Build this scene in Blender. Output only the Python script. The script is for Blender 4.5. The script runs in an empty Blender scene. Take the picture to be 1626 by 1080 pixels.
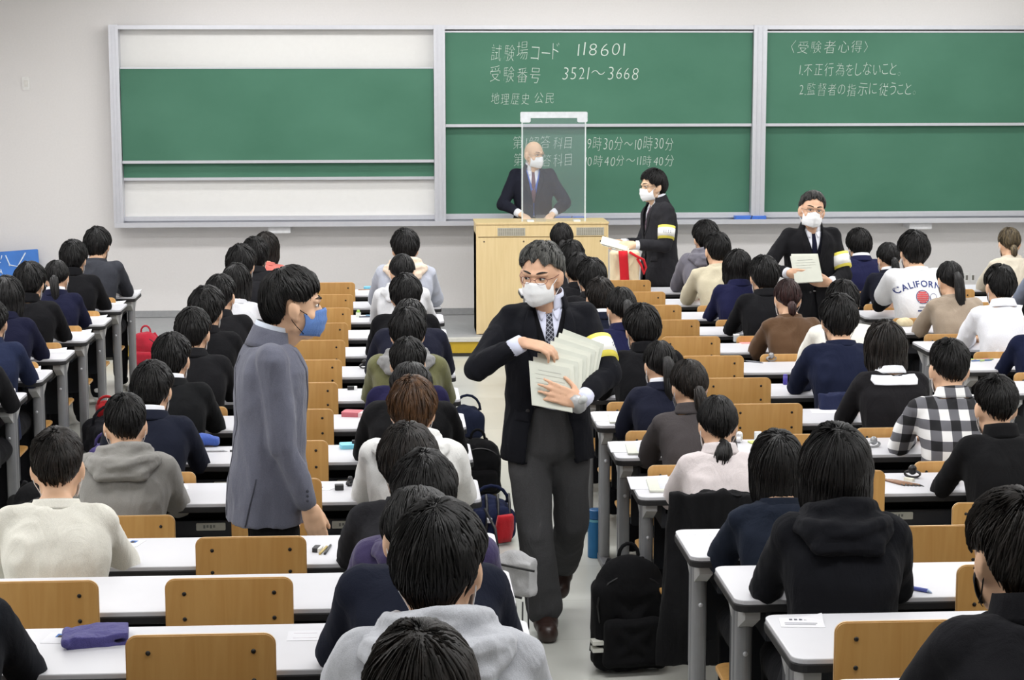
import bpy, bmesh, math, random
import numpy as np
from mathutils import Vector, Matrix, noise
from mathutils.bvhtree import BVHTree

SC = bpy.context.scene
COL = SC.collection
R = math.radians
PI = math.pi

# ------------------------------------------------------------------ camera, light, exposure
cam_d = bpy.data.cameras.new('camera')
cam_d.sensor_width = 36.0
cam_d.lens = 3000 / 1626 * 36.0
cam_d.clip_end = 60
cam = bpy.data.objects.new('camera', cam_d)
COL.objects.link(cam)
def _cam_matrix(yaw, pitch, roll, loc):
    cy, sy, cp, sp = math.cos(yaw), math.sin(yaw), math.cos(pitch), math.sin(pitch)
    fw = Vector((sy * cp, cy * cp, -sp)); r = Vector((cy, -sy, 0)); u = r.cross(fw)
    r2 = r * math.cos(roll) + u * math.sin(roll); u2 = u * math.cos(roll) - r * math.sin(roll)
    m = Matrix((r2, u2, -fw)).transposed().to_4x4(); m.translation = loc
    return m
cam.matrix_world = _cam_matrix(.0630, .1425, -.0009, Vector((0, 0, 2.42)))
SC.camera = cam
SC.view_settings.view_transform = 'Standard'
SC.view_settings.look = 'None'
SC.view_settings.gamma = 1.0
SC.view_settings.use_curve_mapping = False
SC.view_settings.exposure = -0.45
SC.cycles.use_denoising = True
SC.cycles.max_bounces = 8
SC.cycles.diffuse_bounces = 4
SC.cycles.transparent_max_bounces = 12
SC.cycles.sample_clamp_indirect = 4.0

world = bpy.data.worlds.new('world')
SC.world = world
world.use_nodes = True
world.node_tree.nodes['Background'].inputs[0].default_value = (1.0, 1.0, 1.0, 1)
world.node_tree.nodes['Background'].inputs[1].default_value = 0.05

def area_light(name, loc, sx, sy, power, rot=(0, 0, 0)):
    d = bpy.data.lights.new(name, 'AREA'); d.shape = 'RECTANGLE'; d.size = sx; d.size_y = sy
    d.energy = power; d.color = (1.0, .996, .998)
    o = bpy.data.objects.new(name, d); o.location = loc; o.rotation_euler = rot
    COL.objects.link(o)
    return o
# rows of fluorescent ceiling luminaires along the hall, and the strip that washes the chalkboards
for ly, pw in ((1.2, 16), (3.9, 46), (6.6, 66), (9.3, 70), (12.0, 74), (14.2, 80)):
    for lx in (-2.7, .9, 4.5):
        area_light('ceiling_lamp', (lx, ly, 3.17), 2.4, .5, pw)
for lx in (-1.0, 1.9, 4.9):
    area_light('board_lamp', (lx, 16.2, 3.2), 2.6, .2, 25, (R(30), 0, 0))

# ------------------------------------------------------------------ colour and materials
def lin(c):
    return tuple(((v / 255) / 12.92 if v / 255 <= .04045 else ((v / 255 + .055) / 1.055) ** 2.4) for v in c)
def _mat(name):
    m = bpy.data.materials.new(name); m.use_nodes = True
    nt = m.node_tree
    return m, nt, nt.nodes['Principled BSDF']
def _noise(nt, scale, detail=3.0, stretch=(1, 1, 1), coord='Object'):
    tc = nt.nodes.new('ShaderNodeTexCoord'); mp = nt.nodes.new('ShaderNodeMapping')
    mp.inputs['Scale'].default_value = stretch
    nz = nt.nodes.new('ShaderNodeTexNoise'); nz.inputs['Scale'].default_value = scale; nz.inputs['Detail'].default_value = detail
    nt.links.new(tc.outputs[coord], mp.inputs['Vector']); nt.links.new(mp.outputs['Vector'], nz.inputs['Vector'])
    return nz
def _ramp(nt, fac, c0, c1, p0=.3, p1=.7):
    r = nt.nodes.new('ShaderNodeValToRGB')
    r.color_ramp.elements[0].position = p0; r.color_ramp.elements[0].color = (*c0, 1)
    r.color_ramp.elements[1].position = p1; r.color_ramp.elements[1].color = (*c1, 1)
    nt.links.new(fac, r.inputs['Fac'])
    return r
def _bump(nt, height, bsdf, strength=.2, dist=.01):
    b = nt.nodes.new('ShaderNodeBump'); b.inputs['Strength'].default_value = strength; b.inputs['Distance'].default_value = dist
    nt.links.new(height, b.inputs['Height']); nt.links.new(b.outputs['Normal'], bsdf.inputs['Normal'])
MC = {}
def plain(name, rgb, rough=.5, metal=0.0, vary=.06, scale=30, spec=.5):
    if name in MC: return MC[name]
    m, nt, b = _mat(name)
    c = lin(rgb); nz = _noise(nt, scale)
    rp = _ramp(nt, nz.outputs['Fac'], tuple(v * (1 - vary) for v in c), tuple(min(1, v * (1 + vary)) for v in c))
    nt.links.new(rp.outputs['Color'], b.inputs['Base Color'])
    b.inputs['Roughness'].default_value = rough; b.inputs['Metallic'].default_value = metal
    b.inputs['Specular IOR Level'].default_value = spec
    MC[name] = m
    return m
def cloth(name, rgb, weave=420, rough=.92, vary=.14, fold=.35, sheen=.15):
    if name in MC: return MC[name]
    m, nt, b = _mat(name)
    c = lin(rgb) if max(rgb) > 90 else tuple(v * .72 for v in lin(rgb)); fine = _noise(nt, weave, 2)
    rp = _ramp(nt, fine.outputs['Fac'], tuple(v * (1 - vary) for v in c), tuple(min(1, v * (1 + vary)) for v in c))
    nt.links.new(rp.outputs['Color'], b.inputs['Base Color'])
    b.inputs['Roughness'].default_value = rough; b.inputs['Specular IOR Level'].default_value = .2 if max(rgb) > 90 else .1
    b.inputs['Sheen Weight'].default_value = sheen if max(rgb) > 90 else .02; b.inputs['Sheen Roughness'].default_value = .5
    big = _noise(nt, 9, 4, (1, 1, .55)); big.inputs['Distortion'].default_value = .8
    add = nt.nodes.new('ShaderNodeMath'); add.operation = 'MULTIPLY_ADD'; add.inputs[1].default_value = .05
    nt.links.new(fine.outputs['Fac'], add.inputs[0]); nt.links.new(big.outputs['Fac'], add.inputs[2])
    _bump(nt, add.outputs[0], b, fold, .03)
    MC[name] = m
    return m
def hairmat(name, rgb, rgb2=None, rough=.42, scale=60):
    if name in MC: return MC[name]
    m, nt, b = _mat(name)
    nz = _noise(nt, scale, 3, (1, 1, .25))
    c = lin(rgb); c2 = lin(rgb2) if rgb2 else tuple(v * 1.9 for v in c)
    rp = _ramp(nt, nz.outputs['Fac'], c, c2, .35, .75)
    nt.links.new(rp.outputs['Color'], b.inputs['Base Color'])
    b.inputs['Roughness'].default_value = rough; b.inputs['Specular IOR Level'].default_value = .30
    st = _noise(nt, 190, 2, (1, 1, .12)); _bump(nt, st.outputs['Fac'], b, .5, .004)
    MC[name] = m
    return m
def wood(name, c0, c1, rough=.38, stretch=(14, 14, 1.1), scale=3.0):
    if name in MC: return MC[name]
    m, nt, b = _mat(name)
    nz = _noise(nt, scale, 6, stretch); nz.inputs['Distortion'].default_value = 1.2
    rp = _ramp(nt, nz.outputs['Fac'], lin(c0), lin(c1), .25, .75)
    nt.links.new(rp.outputs['Color'], b.inputs['Base Color'])
    b.inputs['Roughness'].default_value = rough
    _bump(nt, nz.outputs['Fac'], b, .05, .002)
    MC[name] = m
    return m
def checked(name):
    m, nt, b = _mat(name)
    tc = nt.nodes.new('ShaderNodeTexCoord'); sep = nt.nodes.new('ShaderNodeSeparateXYZ')
    nt.links.new(tc.outputs['Object'], sep.inputs[0])
    def band(sock, off):
        a = nt.nodes.new('ShaderNodeMath'); a.operation = 'MULTIPLY_ADD'; a.inputs[1].default_value = 1 / .088; a.inputs[2].default_value = off
        f = nt.nodes.new('ShaderNodeMath'); f.operation = 'FRACT'
        g = nt.nodes.new('ShaderNodeMath'); g.operation = 'GREATER_THAN'; g.inputs[1].default_value = .5
        nt.links.new(sock, a.inputs[0]); nt.links.new(a.outputs[0], f.inputs[0]); nt.links.new(f.outputs[0], g.inputs[0])
        return g.outputs[0]
    s = nt.nodes.new('ShaderNodeMath'); s.operation = 'ADD'
    nt.links.new(band(sep.outputs['X'], 5.1), s.inputs[0]); nt.links.new(band(sep.outputs['Z'], 5.3), s.inputs[1])
    h = nt.nodes.new('ShaderNodeMath'); h.operation = 'MULTIPLY'; h.inputs[1].default_value = .5
    nt.links.new(s.outputs[0], h.inputs[0])
    rp = nt.nodes.new('ShaderNodeValToRGB'); rp.color_ramp.interpolation = 'CONSTANT'
    e = rp.color_ramp.elements
    e[0].position = 0; e[0].color = (*lin((236, 236, 236)), 1)
    e[1].position = .3; e[1].color = (*lin((104, 104, 110)), 1)
    k = e.new(.8); k.color = (*lin((26, 26, 30)), 1)
    nt.links.new(h.outputs[0], rp.inputs['Fac']); nt.links.new(rp.outputs['Color'], b.inputs['Base Color'])
    b.inputs['Roughness'].default_value = .9
    MC[name] = m
    return m

# ------------------------------------------------------------------ objects
def put(name, me, mat=None, parent=None, mw=None):
    o = bpy.data.objects.new(name, me); COL.objects.link(o)
    if parent is not None: o.parent = parent
    if mw is not None: o.matrix_local = mw
    if mat is not None:
        if not me.materials: me.materials.append(None)
        o.material_slots[0].link = 'OBJECT'; o.material_slots[0].material = mat
    return o
def empty(name, loc=(0, 0, 0), rz=0.0, s=1.0):
    o = bpy.data.objects.new(name, None); COL.objects.link(o)
    o.location = loc; o.rotation_euler = (0, 0, rz); o.scale = (s, s, s); o.empty_display_size = .05
    return o
def tag(o, label, cat, group=None):
    o['label'] = label; o['category'] = cat
    if group: o['group'] = group
    return o
def struct(name, me, mat, mw=None):
    o = put(name, me, mat, None, mw); o['kind'] = 'structure'
    return o
def copy_tree(o, parent=None):
    c = o.copy(); COL.objects.link(c)
    if parent is not None: c.parent = parent
    for ch in list(o.children): copy_tree(ch, c)
    return c

class MB:
    """collects closed shapes for one mesh"""
    def __init__(s): s.v = []; s.f = []; s.n = 0
    def add(s, v, f):
        v = np.asarray(v, float)
        s.v.append(v); s.f += [tuple(i + s.n for i in q) for q in f]; s.n += len(v)
        return s
    def box(s, x0, x1, y0, y1, z0, z1):
        v = [(x, y, z) for x in (x0, x1) for y in (y0, y1) for z in (z0, z1)]
        return s.add(v, [(0, 1, 3, 2), (4, 6, 7, 5), (0, 4, 5, 1), (2, 3, 7, 6), (0, 2, 6, 4), (1, 5, 7, 3)])
    def rbox(s, x0, x1, y0, y1, z0, z1, r=.01, axis=2, n=5):
        """box with rounded corners in the plane across `axis`"""
        lim = [(x0, x1), (y0, y1), (z0, z1)]
        a, b = [i for i in range(3) if i != axis]
        (a0, a1), (b0, b1), (c0, c1) = lim[a], lim[b], lim[axis]
        pts = []
        for cx, cy, t0 in ((a1 - r, b1 - r, 0), (a0 + r, b1 - r, 90), (a0 + r, b0 + r, 180), (a1 - r, b0 + r, 270)):
            for i in range(n + 1):
                t = R(t0 + 90 * i / n); pts.append((cx + r * math.cos(t), cy + r * math.sin(t)))
        m = len(pts); v = []
        for c in (c0, c1):
            for p in pts:
                q = [0, 0, 0]; q[a], q[b], q[axis] = p[0], p[1], c; v.append(q)
        f = [tuple(range(m))[::-1], tuple(range(m, 2 * m))] + [(i, (i + 1) % m, m + (i + 1) % m, m + i) for i in range(m)]
        if axis == 1: f = [q[::-1] for q in f]
        return s.add(v, f)
    def cone(s, p0, p1, r0, r1=None, n=14, m=4, squash=None):
        """rounded cone; squash=(axis, factor) flattens the cross section along an axis"""
        r1 = r0 if r1 is None else r1
        p0, p1 = np.array(p0, float), np.array(p1, float)
        d = p1 - p0; L = np.linalg.norm(d); d = d / L if L > 1e-9 else np.array([0, 0, 1.0])
        u = np.cross(d, (0, 0, 1.0) if abs(d[2]) < .9 else (1.0, 0, 0)); u /= np.linalg.norm(u); w = np.cross(d, u)
        rings = []
        for i in range(m):
            t = PI / 2 * i / m; rings.append((p0 - d * r0 * math.cos(t), r0 * math.sin(t)))
        for i in range(m + 1):
            t = PI / 2 * i / m; rings.append((p1 + d * r1 * math.sin(t), r1 * math.cos(t)))
        rings = rings[1:-1]
        v = [p0 - d * r0]
        for c, rr in rings:
            for k in range(n):
                t = 2 * PI * k / n; v.append(c + u * rr * math.cos(t) + w * rr * math.sin(t))
        v.append(p1 + d * r1)
        v = np.array(v)
        if squash is not None:
            ax = np.array(squash[0], float); ax /= np.linalg.norm(ax); mid = p0
            h = (v - mid) @ ax; base = ((v - mid) @ d)[:, None] * d
            h0 = base @ ax
            v = v - ((h - h0) * (1 - squash[1]))[:, None] * ax
        f = [(0, 1 + (k + 1) % n, 1 + k) for k in range(n)]
        nr = len(rings)
        for i in range(nr - 1):
            a = 1 + i * n
            f += [(a + k, a + (k + 1) % n, a + n + (k + 1) % n, a + n + k) for k in range(n)]
        a = 1 + (nr - 1) * n; e = len(v) - 1
        f += [(a + k, a + (k + 1) % n, e) for k in range(n)]
        return s.add(v, f)
    def ell(s, c, r, M=None, n=16, m=10):
        v = [(0, 0, -1)]
        for i in range(1, m):
            t = -PI / 2 + PI * i / m
            v += [(math.cos(t) * math.cos(2 * PI * k / n), math.cos(t) * math.sin(2 * PI * k / n), math.sin(t)) for k in range(n)]
        v.append((0, 0, 1)); v = np.array(v) * np.array(r, float)
        if M is not None: v = v @ np.array(M).T
        v = v + np.array(c, float)
        f = [(0, 1 + (k + 1) % n, 1 + k) for k in range(n)]
        for i in range(m - 2):
            a = 1 + i * n; f += [(a + k, a + (k + 1) % n, a + n + (k + 1) % n, a + n + k) for k in range(n)]
        a = 1 + (m - 2) * n; e = len(v) - 1
        f += [(a + k, a + (k + 1) % n, e) for k in range(n)]
        return s.add(v, f)
    def loft(s, secs, n=28, p=2.4):
        """superelliptic horizontal sections (x, y, z, halfwidth, halfdepth)"""
        v = []
        for x, y, z, a, b in secs:
            for k in range(n):
                t = 2 * PI * k / n; c, q = math.cos(t), math.sin(t)
                v.append((x + a * math.copysign(abs(c) ** (2 / p), c), y + b * math.copysign(abs(q) ** (2 / p), q), z))
        f = [tuple(range(n))[::-1]]
        for i in range(len(secs) - 1):
            a = i * n; f += [(a + k, a + (k + 1) % n, a + n + (k + 1) % n, a + n + k) for k in range(n)]
        f.append(tuple(range((len(secs) - 1) * n, len(secs) * n)))
        return s.add(v, f)
    def tube(s, pts, r, n=8):
        """bent tube through points, open polyline with capped ends; r number or list"""
        pts = [np.array(p, float) for p in pts]; m = len(pts)
        rr = r if isinstance(r, (list, tuple)) else [r] * m
        v = []; u = None
        for i, p in enumerate(pts):
            d = pts[min(i + 1, m - 1)] - pts[max(i - 1, 0)]; d = d / (np.linalg.norm(d) + 1e-12)
            if u is None:
                u = np.cross(d, (0, 0, 1.0) if abs(d[2]) < .9 else (1.0, 0, 0))
            u = u - d * (u @ d); u /= (np.linalg.norm(u) + 1e-12); w = np.cross(d, u)
            v += [p + u * rr[i] * math.cos(2 * PI * k / n) + w * rr[i] * math.sin(2 * PI * k / n) for k in range(n)]
        f = [tuple(range(n))[::-1], tuple(range((m - 1) * n, m * n))]
        for i in range(m - 1):
            a = i * n; f += [(a + k, a + (k + 1) % n, a + n + (k + 1) % n, a + n + k) for k in range(n)]
        return s.add(v, f)
    def sheet(s, rows, th=.003):
        """thick sheet through a grid of points rows[i][j]; thickness along th (vector or number for -normal by y)"""
        g = np.array(rows, float); ni, nj = g.shape[:2]
        t = np.array(th if hasattr(th, '__len__') else (0, -th, 0), float)
        v = np.concatenate([g.reshape(-1, 3), (g + t).reshape(-1, 3)]); N = ni * nj
        f = []
        for i in range(ni - 1):
            for j in range(nj - 1):
                a = i * nj + j; q = (a, a + 1, a + nj + 1, a + nj)
                f.append(q); f.append(tuple(k + N for k in q[::-1]))
        edge = [(i * nj, (i + 1) * nj) for i in range(ni - 1)] + [((i + 1) * nj + nj - 1, i * nj + nj - 1) for i in range(ni - 1)]
        edge += [(j + 1, j) for j in range(nj - 1)] + [((ni - 1) * nj + j, (ni - 1) * nj + j + 1) for j in range(nj - 1)]
        f += [(a, b, b + N, a + N) for a, b in edge]
        return s.add(v, f)
    def mesh(s, name, smooth=False):
        me = bpy.data.meshes.new(name)
        me.from_pydata(np.concatenate(s.v).tolist() if s.v else [], [], s.f)
        bm = bmesh.new(); bm.from_mesh(me); bmesh.ops.recalc_face_normals(bm, faces=bm.faces); bm.to_mesh(me); bm.free()
        if smooth: me.polygons.foreach_set('use_smooth', [True] * len(me.polygons))
        return me
    def put(s, name, mat, parent=None, mw=None, smooth=False):
        return put(name, s.mesh(name, smooth), mat, parent, mw)
    def bevel(s, name, w=.003, seg=2):
        me = s.mesh(name); bm = bmesh.new(); bm.from_mesh(me)
        ed = [e for e in bm.edges if e.is_manifold and e.calc_face_angle(0) > .5]
        bmesh.ops.bevel(bm, geom=ed, offset=w, segments=seg, affect='EDGES', profile=.5)
        bm.to_mesh(me); bm.free()
        return me

def skin_over(mb, name, voxel=.01, smooth=4, folds=0.0, seed=0, ffreq=(9, 9, 5)):
    """one continuous surface over the shapes in mb"""
    me = mb.mesh(name); o = bpy.data.objects.new('tmp', me); COL.objects.link(o)
    md = o.modifiers.new('r', 'REMESH'); md.mode = 'VOXEL'; md.voxel_size = voxel
    if smooth:
        sm = o.modifiers.new('s', 'SMOOTH'); sm.factor = .5; sm.iterations = smooth
    dg = bpy.context.evaluated_depsgraph_get()
    out = bpy.data.meshes.new_from_object(o.evaluated_get(dg)); out.name = name
    bpy.data.objects.remove(o); bpy.data.meshes.remove(me)
    if folds:
        n = len(out.vertices); co = np.empty(n * 3); no = np.empty(n * 3)
        out.vertices.foreach_get('co', co); out.vertices.foreach_get('normal', no)
        co = co.reshape(-1, 3); no = no.reshape(-1, 3)
        fr = np.array(ffreq)
        d = np.array([noise.noise(Vector(p)) - .6 * abs(noise.noise(Vector(p) * 1.7 + Vector((3, 1, 7)))) for p in (co * fr + seed * 3.7)])
        co = co + no * (d * folds)[:, None]
        out.vertices.foreach_set('co', co.reshape(-1)); out.update()
    out.polygons.foreach_set('use_smooth', [True] * len(out.polygons))
    return out
def bvh_of(*meshes):
    V = []; F = []
    for me in meshes:
        k = len(V); V += [v.co.copy() for v in me.vertices]; F += [tuple(i + k for i in p.vertices) for p in me.polygons]
    return BVHTree.FromPolygons(V, F)
def lay(me, bvh, d, off=.003, reach=.6):
    """press a flat mesh onto a surface along direction d"""
    d = Vector(d).normalized()
    for v in me.vertices:
        h = bvh.ray_cast(v.co - d * reach, d, reach * 2)
        if h[0] is not None: v.co = h[0] - d * off + d * (v.co.dot(d) * 0)
    me.update()
    return me
def patch(name, bvh, L, Rr, d, off=.004, th=.003, nx=8, ny=14, reach=.6):
    """cloth patch between left and right outlines (lists of 3-D points), pressed onto bvh along d"""
    def samp(P, t):
        P = [np.array(p, float) for p in P]; x = t * (len(P) - 1); i = min(int(x), len(P) - 2)
        return P[i] + (P[i + 1] - P[i]) * (x - i)
    dv = Vector(d).normalized(); Q = []; D = []
    for i in range(ny + 1):
        t = i / ny; a, b = samp(L, t), samp(Rr, t)
        for j in range(nx + 1):
            q = Vector(a + (b - a) * j / nx); h = bvh.ray_cast(q - dv * reach, dv, reach * 2)
            Q.append(q); D.append((h[0] - q).dot(dv) if h[0] is not None else None)
    ok = [k for k, x in enumerate(D) if x is not None]
    rows = []
    for i in range(ny + 1):
        row = []
        for j in range(nx + 1):
            k = i * (nx + 1) + j; x = D[k]
            if x is None: x = D[min(ok, key=lambda m: (Q[m] - Q[k]).length)] if ok else 0
            row.append(Q[k] + dv * (x - off))
        rows.append(row)
    mb = MB(); mb.sheet(rows, tuple(dv * (th + off)))
    return mb.mesh(name, True)
def text_mesh(txt, size=1.0, shear=0.0, rng=None, jit=0.0, thin=0.0, extrude=0.0, space=1.0, res=3):
    """letters as one flat mesh in XZ, baseline z=0, starting at x=0; returns (verts, faces, width)"""
    V = []; F = []; x = 0.0
    for ch in txt:
        if ch == ' ': x += size * .5 * space; continue
        cu = bpy.data.curves.new('t', 'FONT'); cu.body = ch; cu.size = size; cu.resolution_u = res; cu.offset = thin * size; cu.shear = shear; cu.extrude = extrude
        o = bpy.data.objects.new('t', cu); COL.objects.link(o)
        me = bpy.data.meshes.new_from_object(o.evaluated_get(bpy.context.evaluated_depsgraph_get()))
        if len(me.vertices):
            a = np.array([v.co for v in me.vertices]); w = a[:, 0].max() - a[:, 0].min(); x0 = a[:, 0].min()
            c, s, k = 1.0, 0.0, 1.0; dz = 0
            if rng:
                t = rng.uniform(-jit, jit); c, s = math.cos(t), math.sin(t); k = 1 + rng.uniform(-jit, jit) * 1.2; dz = rng.uniform(-jit, jit) * size * .6
            px = (a[:, 0] - x0) * k; pz = a[:, 1] * k
            n0 = len(V)
            V += [(x + c * p - s * q, a[i, 2], s * p + c * q + dz) for i, (p, q) in enumerate(zip(px, pz))]
            F += [tuple(i + n0 for i in p.vertices) for p in me.polygons]
            x += (w * k + size * .13) * space
        bpy.data.objects.remove(o); bpy.data.curves.remove(cu); bpy.data.meshes.remove(me)
    return V, F, x

# ------------------------------------------------------------------ people: shared anatomy
SCALP_C = np.array([0, -.008, .025]); SCALP_R = np.array([.078, .097, .102])
def into(mb, part, M):
    v = np.concatenate(part.v); m = np.array(M)
    return mb.add(v @ m[:3, :3].T + m[:3, 3], part.f)
def head_shape(fem=False, detail=False):
    h = MB()
    k = .95 if fem else 1.0
    h.ell(SCALP_C, SCALP_R * k, n=24, m=16)
    h.ell((0, .020, -.030), (.066 * k, .076, .088), n=22, m=14)          # face
    h.ell((0, .050, -.088), (.036 * k, .040, .034))                      # chin
    h.cone((-.042 * k, .000, -.072), (-.016, .052, -.094), .024, .026); h.cone((.042 * k, .000, -.072), (.016, .052, -.094), .024, .026)
    h.cone((0, .092, .004), (0, .107, -.026), .0095, .0125, n=10)         # nose
    h.ell((-.011, .098, -.031), (.008, .009, .007)); h.ell((.011, .098, -.031), (.008, .009, .007))
    for s in (-1, 1):
        h.cone((s * .012, .090, .028), (s * .046, .074, .027), .012, .010, n=8)      # brow ridge
        h.ell((s * .040, .057, -.028), (.022, .019, .020))                            # cheek
        M = np.array(Matrix.Rotation(s * R(-22), 3, 'Z'))
        h.ell((s * .080 * k, -.008, -.012), (.011, .020, .032), M)                    # ear
        h.ell((s * .087 * k, -.015, -.001), (.007, .018, .024), M)
        h.ell((s * .077 * k, .000, -.038), (.008, .010, .011), M)
        er = [(s * (.087 * k + .004 * math.cos(a)), -.010 - .018 * math.cos(a) - .004 * math.sin(a), -.006 + .029 * math.sin(a)) for a in np.linspace(R(-70), R(200), 10)]
        for p_, q_ in zip(er, er[1:]): h.cone(p_, q_, .0058, .0058, n=8, m=3)
    h.cone((-.014, .093, -.060), (.014, .093, -.060), .009, n=8); h.cone((-.012, .092, -.068), (.012, .092, -.068), .0095, n=8)
    return h
def hand_prims(mb, wrist, fdir, pnormal, side, curl=(20, 25, 15), spread=5, thumb=35, s=1.0):
    """palm, four fingers and a thumb; pnormal leaves the palm; side=+1 puts the thumb at cross(fdir,pnormal)"""
    w = Vector(wrist); f = Vector(fdir).normalized(); p = Vector(pnormal); p = (p - f * p.dot(f)).normalized()
    t = f.cross(p) * side
    mb.cone(w - f * .01, w + f * .028 * s, .027 * s, .032 * s, squash=(p, .62))
    for k, o in enumerate((.030, .010, -.010, -.029)):
        a = w + f * .012 * s + t * o * .75 * s; b = w + f * (.082, .086, .082, .074)[k] * s + t * o * s
        mb.cone(a, b, .0155 * s, .0115 * s, n=10, squash=(p, .9))
        L = (.040, .045, .042, .033)[k] * s; d = (f + t * math.tan(R(spread)) * (1.5 - k) * .5).normalized(); q = b; rr = .0098 * s
        ang = 0
        for j, (c, ll) in enumerate(zip(curl, (1, .68, .55))):
            ang += c * (1 + .12 * k)
            dd = d * math.cos(R(ang)) + p * math.sin(R(ang)); e = q + dd * L * ll
            mb.cone(q, e, rr, rr * .9, n=10); q = e; rr *= .9
    a = w + f * .012 * s + t * .022 * s + p * .006; dd = (f * math.cos(R(thumb)) + t * math.sin(R(thumb)) + p * .25).normalized()
    b = a + dd * .042 * s; mb.cone(a, b, .017 * s, .0125 * s, n=10)
    dd = (dd + f * .5 + p * .15).normalized(); c = b + dd * .032 * s; mb.cone(b, c, .0115 * s, .0105 * s, n=10)
    dd = (dd + f * .3 + p * .2).normalized(); mb.cone(c, c + dd * .024 * s, .0105 * s, .0088 * s, n=10)
def ik(a, c, l1, l2, pole):
    a, c, pole = Vector(a), Vector(c), Vector(pole)
    d = c - a; L = min(d.length, (l1 + l2) * .999); u = d.normalized()
    x = (l1 * l1 - l2 * l2 + L * L) / (2 * L); h = math.sqrt(max(0, l1 * l1 - x * x))
    n = pole - u * pole.dot(u); n.normalize()
    return a + u * x + n * h
def head_matrix(loc, yaw=0, pitch=12, roll=0):
    return Matrix.Translation(loc) @ Matrix.Rotation(R(yaw), 4, 'Z') @ Matrix.Rotation(R(-pitch), 4, 'X') @ Matrix.Rotation(R(roll), 4, 'Y')

def torso_secs(J, e=0.0, z0=-9, hem=None):
    out = [(x, y, z, a + e, b + e) for x, y, z, a, b in J['secs'] if z >= z0]
    if hem: out = list(hem) + out
    return out
def body_mesh(name, J, voxel=.011, detail=False, legs=True):
    """the whole figure - head, neck, trunk, arms with hands, legs - as one skin"""
    mb = MB(); into(mb, head_shape(J.get('fem', False), detail), J['head'])
    hm = J['head']
    nk = hm @ Vector((0, -.022, -.045)); mb.cone(J['c7'] - Vector((0, 0, .03)), nk, .054 * J.get('neck', 1), .050 * J.get('neck', 1), n=18)
    mb.cone(J['c7'] + Vector((0, .03, -.03)), hm @ Vector((0, .02, -.07)), .045, .045, n=16)
    mb.loft(torso_secs(J, -.012))
    for s, q in ((-1, 'L'), (1, 'R')):
        sh, el, wr = J['sh' + q], J['el' + q], J['wr' + q]
        mb.cone(J['c7'] + Vector((0, -.005, -.035)), sh + Vector((-s * .02, 0, .004)), .034, .034)
        mb.cone(sh, el, .040, .033); mb.cone(el, wr, .034, .026)
        h = J.get('hand' + q)
        if h: hand_prims(mb, wr, *h)
        if legs:
            hp, kn, an, to = J['hip' + q], J['kn' + q], J['an' + q], J['to' + q]
            mb.cone(hp, kn, .078, .052); mb.cone(kn, an, .048, .032); mb.cone(an, to, .028, .022)
    return skin_over(mb, name, voxel, 3)
def top_mesh(name, J, e=.013, z0=-9, hem=None, sleeve=1.0, voxel=.012, folds=.007, seed=0, arm=.012, cuff=None, smooth=5, flat=0):
    """jacket, sweater or shirt: trunk and both sleeves as one cloth surface"""
    mb = MB(); mb.loft(torso_secs(J, e, z0, hem)[:-1], p=J.get('sq', 2.5))
    for s, q in ((-1, 'L'), (1, 'R')):
        sh, el, wr = J['sh' + q], J['el' + q], J['wr' + q]
        mb.cone(J['c7'] + Vector((0, -.006, -.045)), sh + Vector((-s * .012, 0, .010 + flat)), .045 + e * .5, .045 + arm)
        if sleeve >= 1:
            mb.cone(sh, el, .049 + arm, .042 + arm); w2 = el + (wr - el) * J.get('cuff', .88); mb.cone(el, w2, .041 + arm, .031 + arm * .8)
        else:
            mb.cone(sh, sh + (el - sh) * sleeve, .052 + arm, .052 + arm)
    return skin_over(mb, name, voxel, smooth, folds, seed)
def legs_mesh(name, J, voxel=.014, folds=.006, seed=3, thick=1.0, hem=0):
    mb = MB()
    z = J['secs'][0]; sec = [(x, y, zz, a + .012, b + .012) for x, y, zz, a, b in J['secs'][:3]]
    if hem: sec = [(0, 0, z[2] - .045, .13, .085)] + sec
    mb.loft(sec)
    for q in 'LR':
        hp, kn, an = J['hip' + q], J['kn' + q], J['an' + q]
        mb.cone(hp - Vector((0, 0, .02 if hem else 0)), kn, (.104 if hem else .094) * thick, (.080 if hem else .070) * thick); mb.cone(kn, an if not hem else kn + (an - kn) * .7, .070 * thick, .060 * thick)
        if hem: mb.cone(kn, an + (an - kn).normalized() * (.028 - hem * .6), .082, hem)
    return skin_over(mb, name, voxel, 5, folds, seed)
def shoe_mesh(name, an, to, voxel=.008, k=1.0):
    mb = MB(); an, to = Vector(an), Vector(to); d = (to - an); d.normalize()
    mb.cone(an - d * .015 + Vector((0, 0, .012)), an + d * .03 + Vector((0, 0, -.030)), .043 * k, .046 * k, n=12)
    mb.cone(an + d * .0 + Vector((0, 0, -.045)), to + Vector((0, 0, .0)), .040 * k, .037 * k, n=14); mb.cone(an + d * .02 + Vector((0, 0, -.02)), to - d * .02 + Vector((0, 0, .010)), .036 * k, .026 * k, n=14)
    return skin_over(mb, name, voxel, 3)

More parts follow.
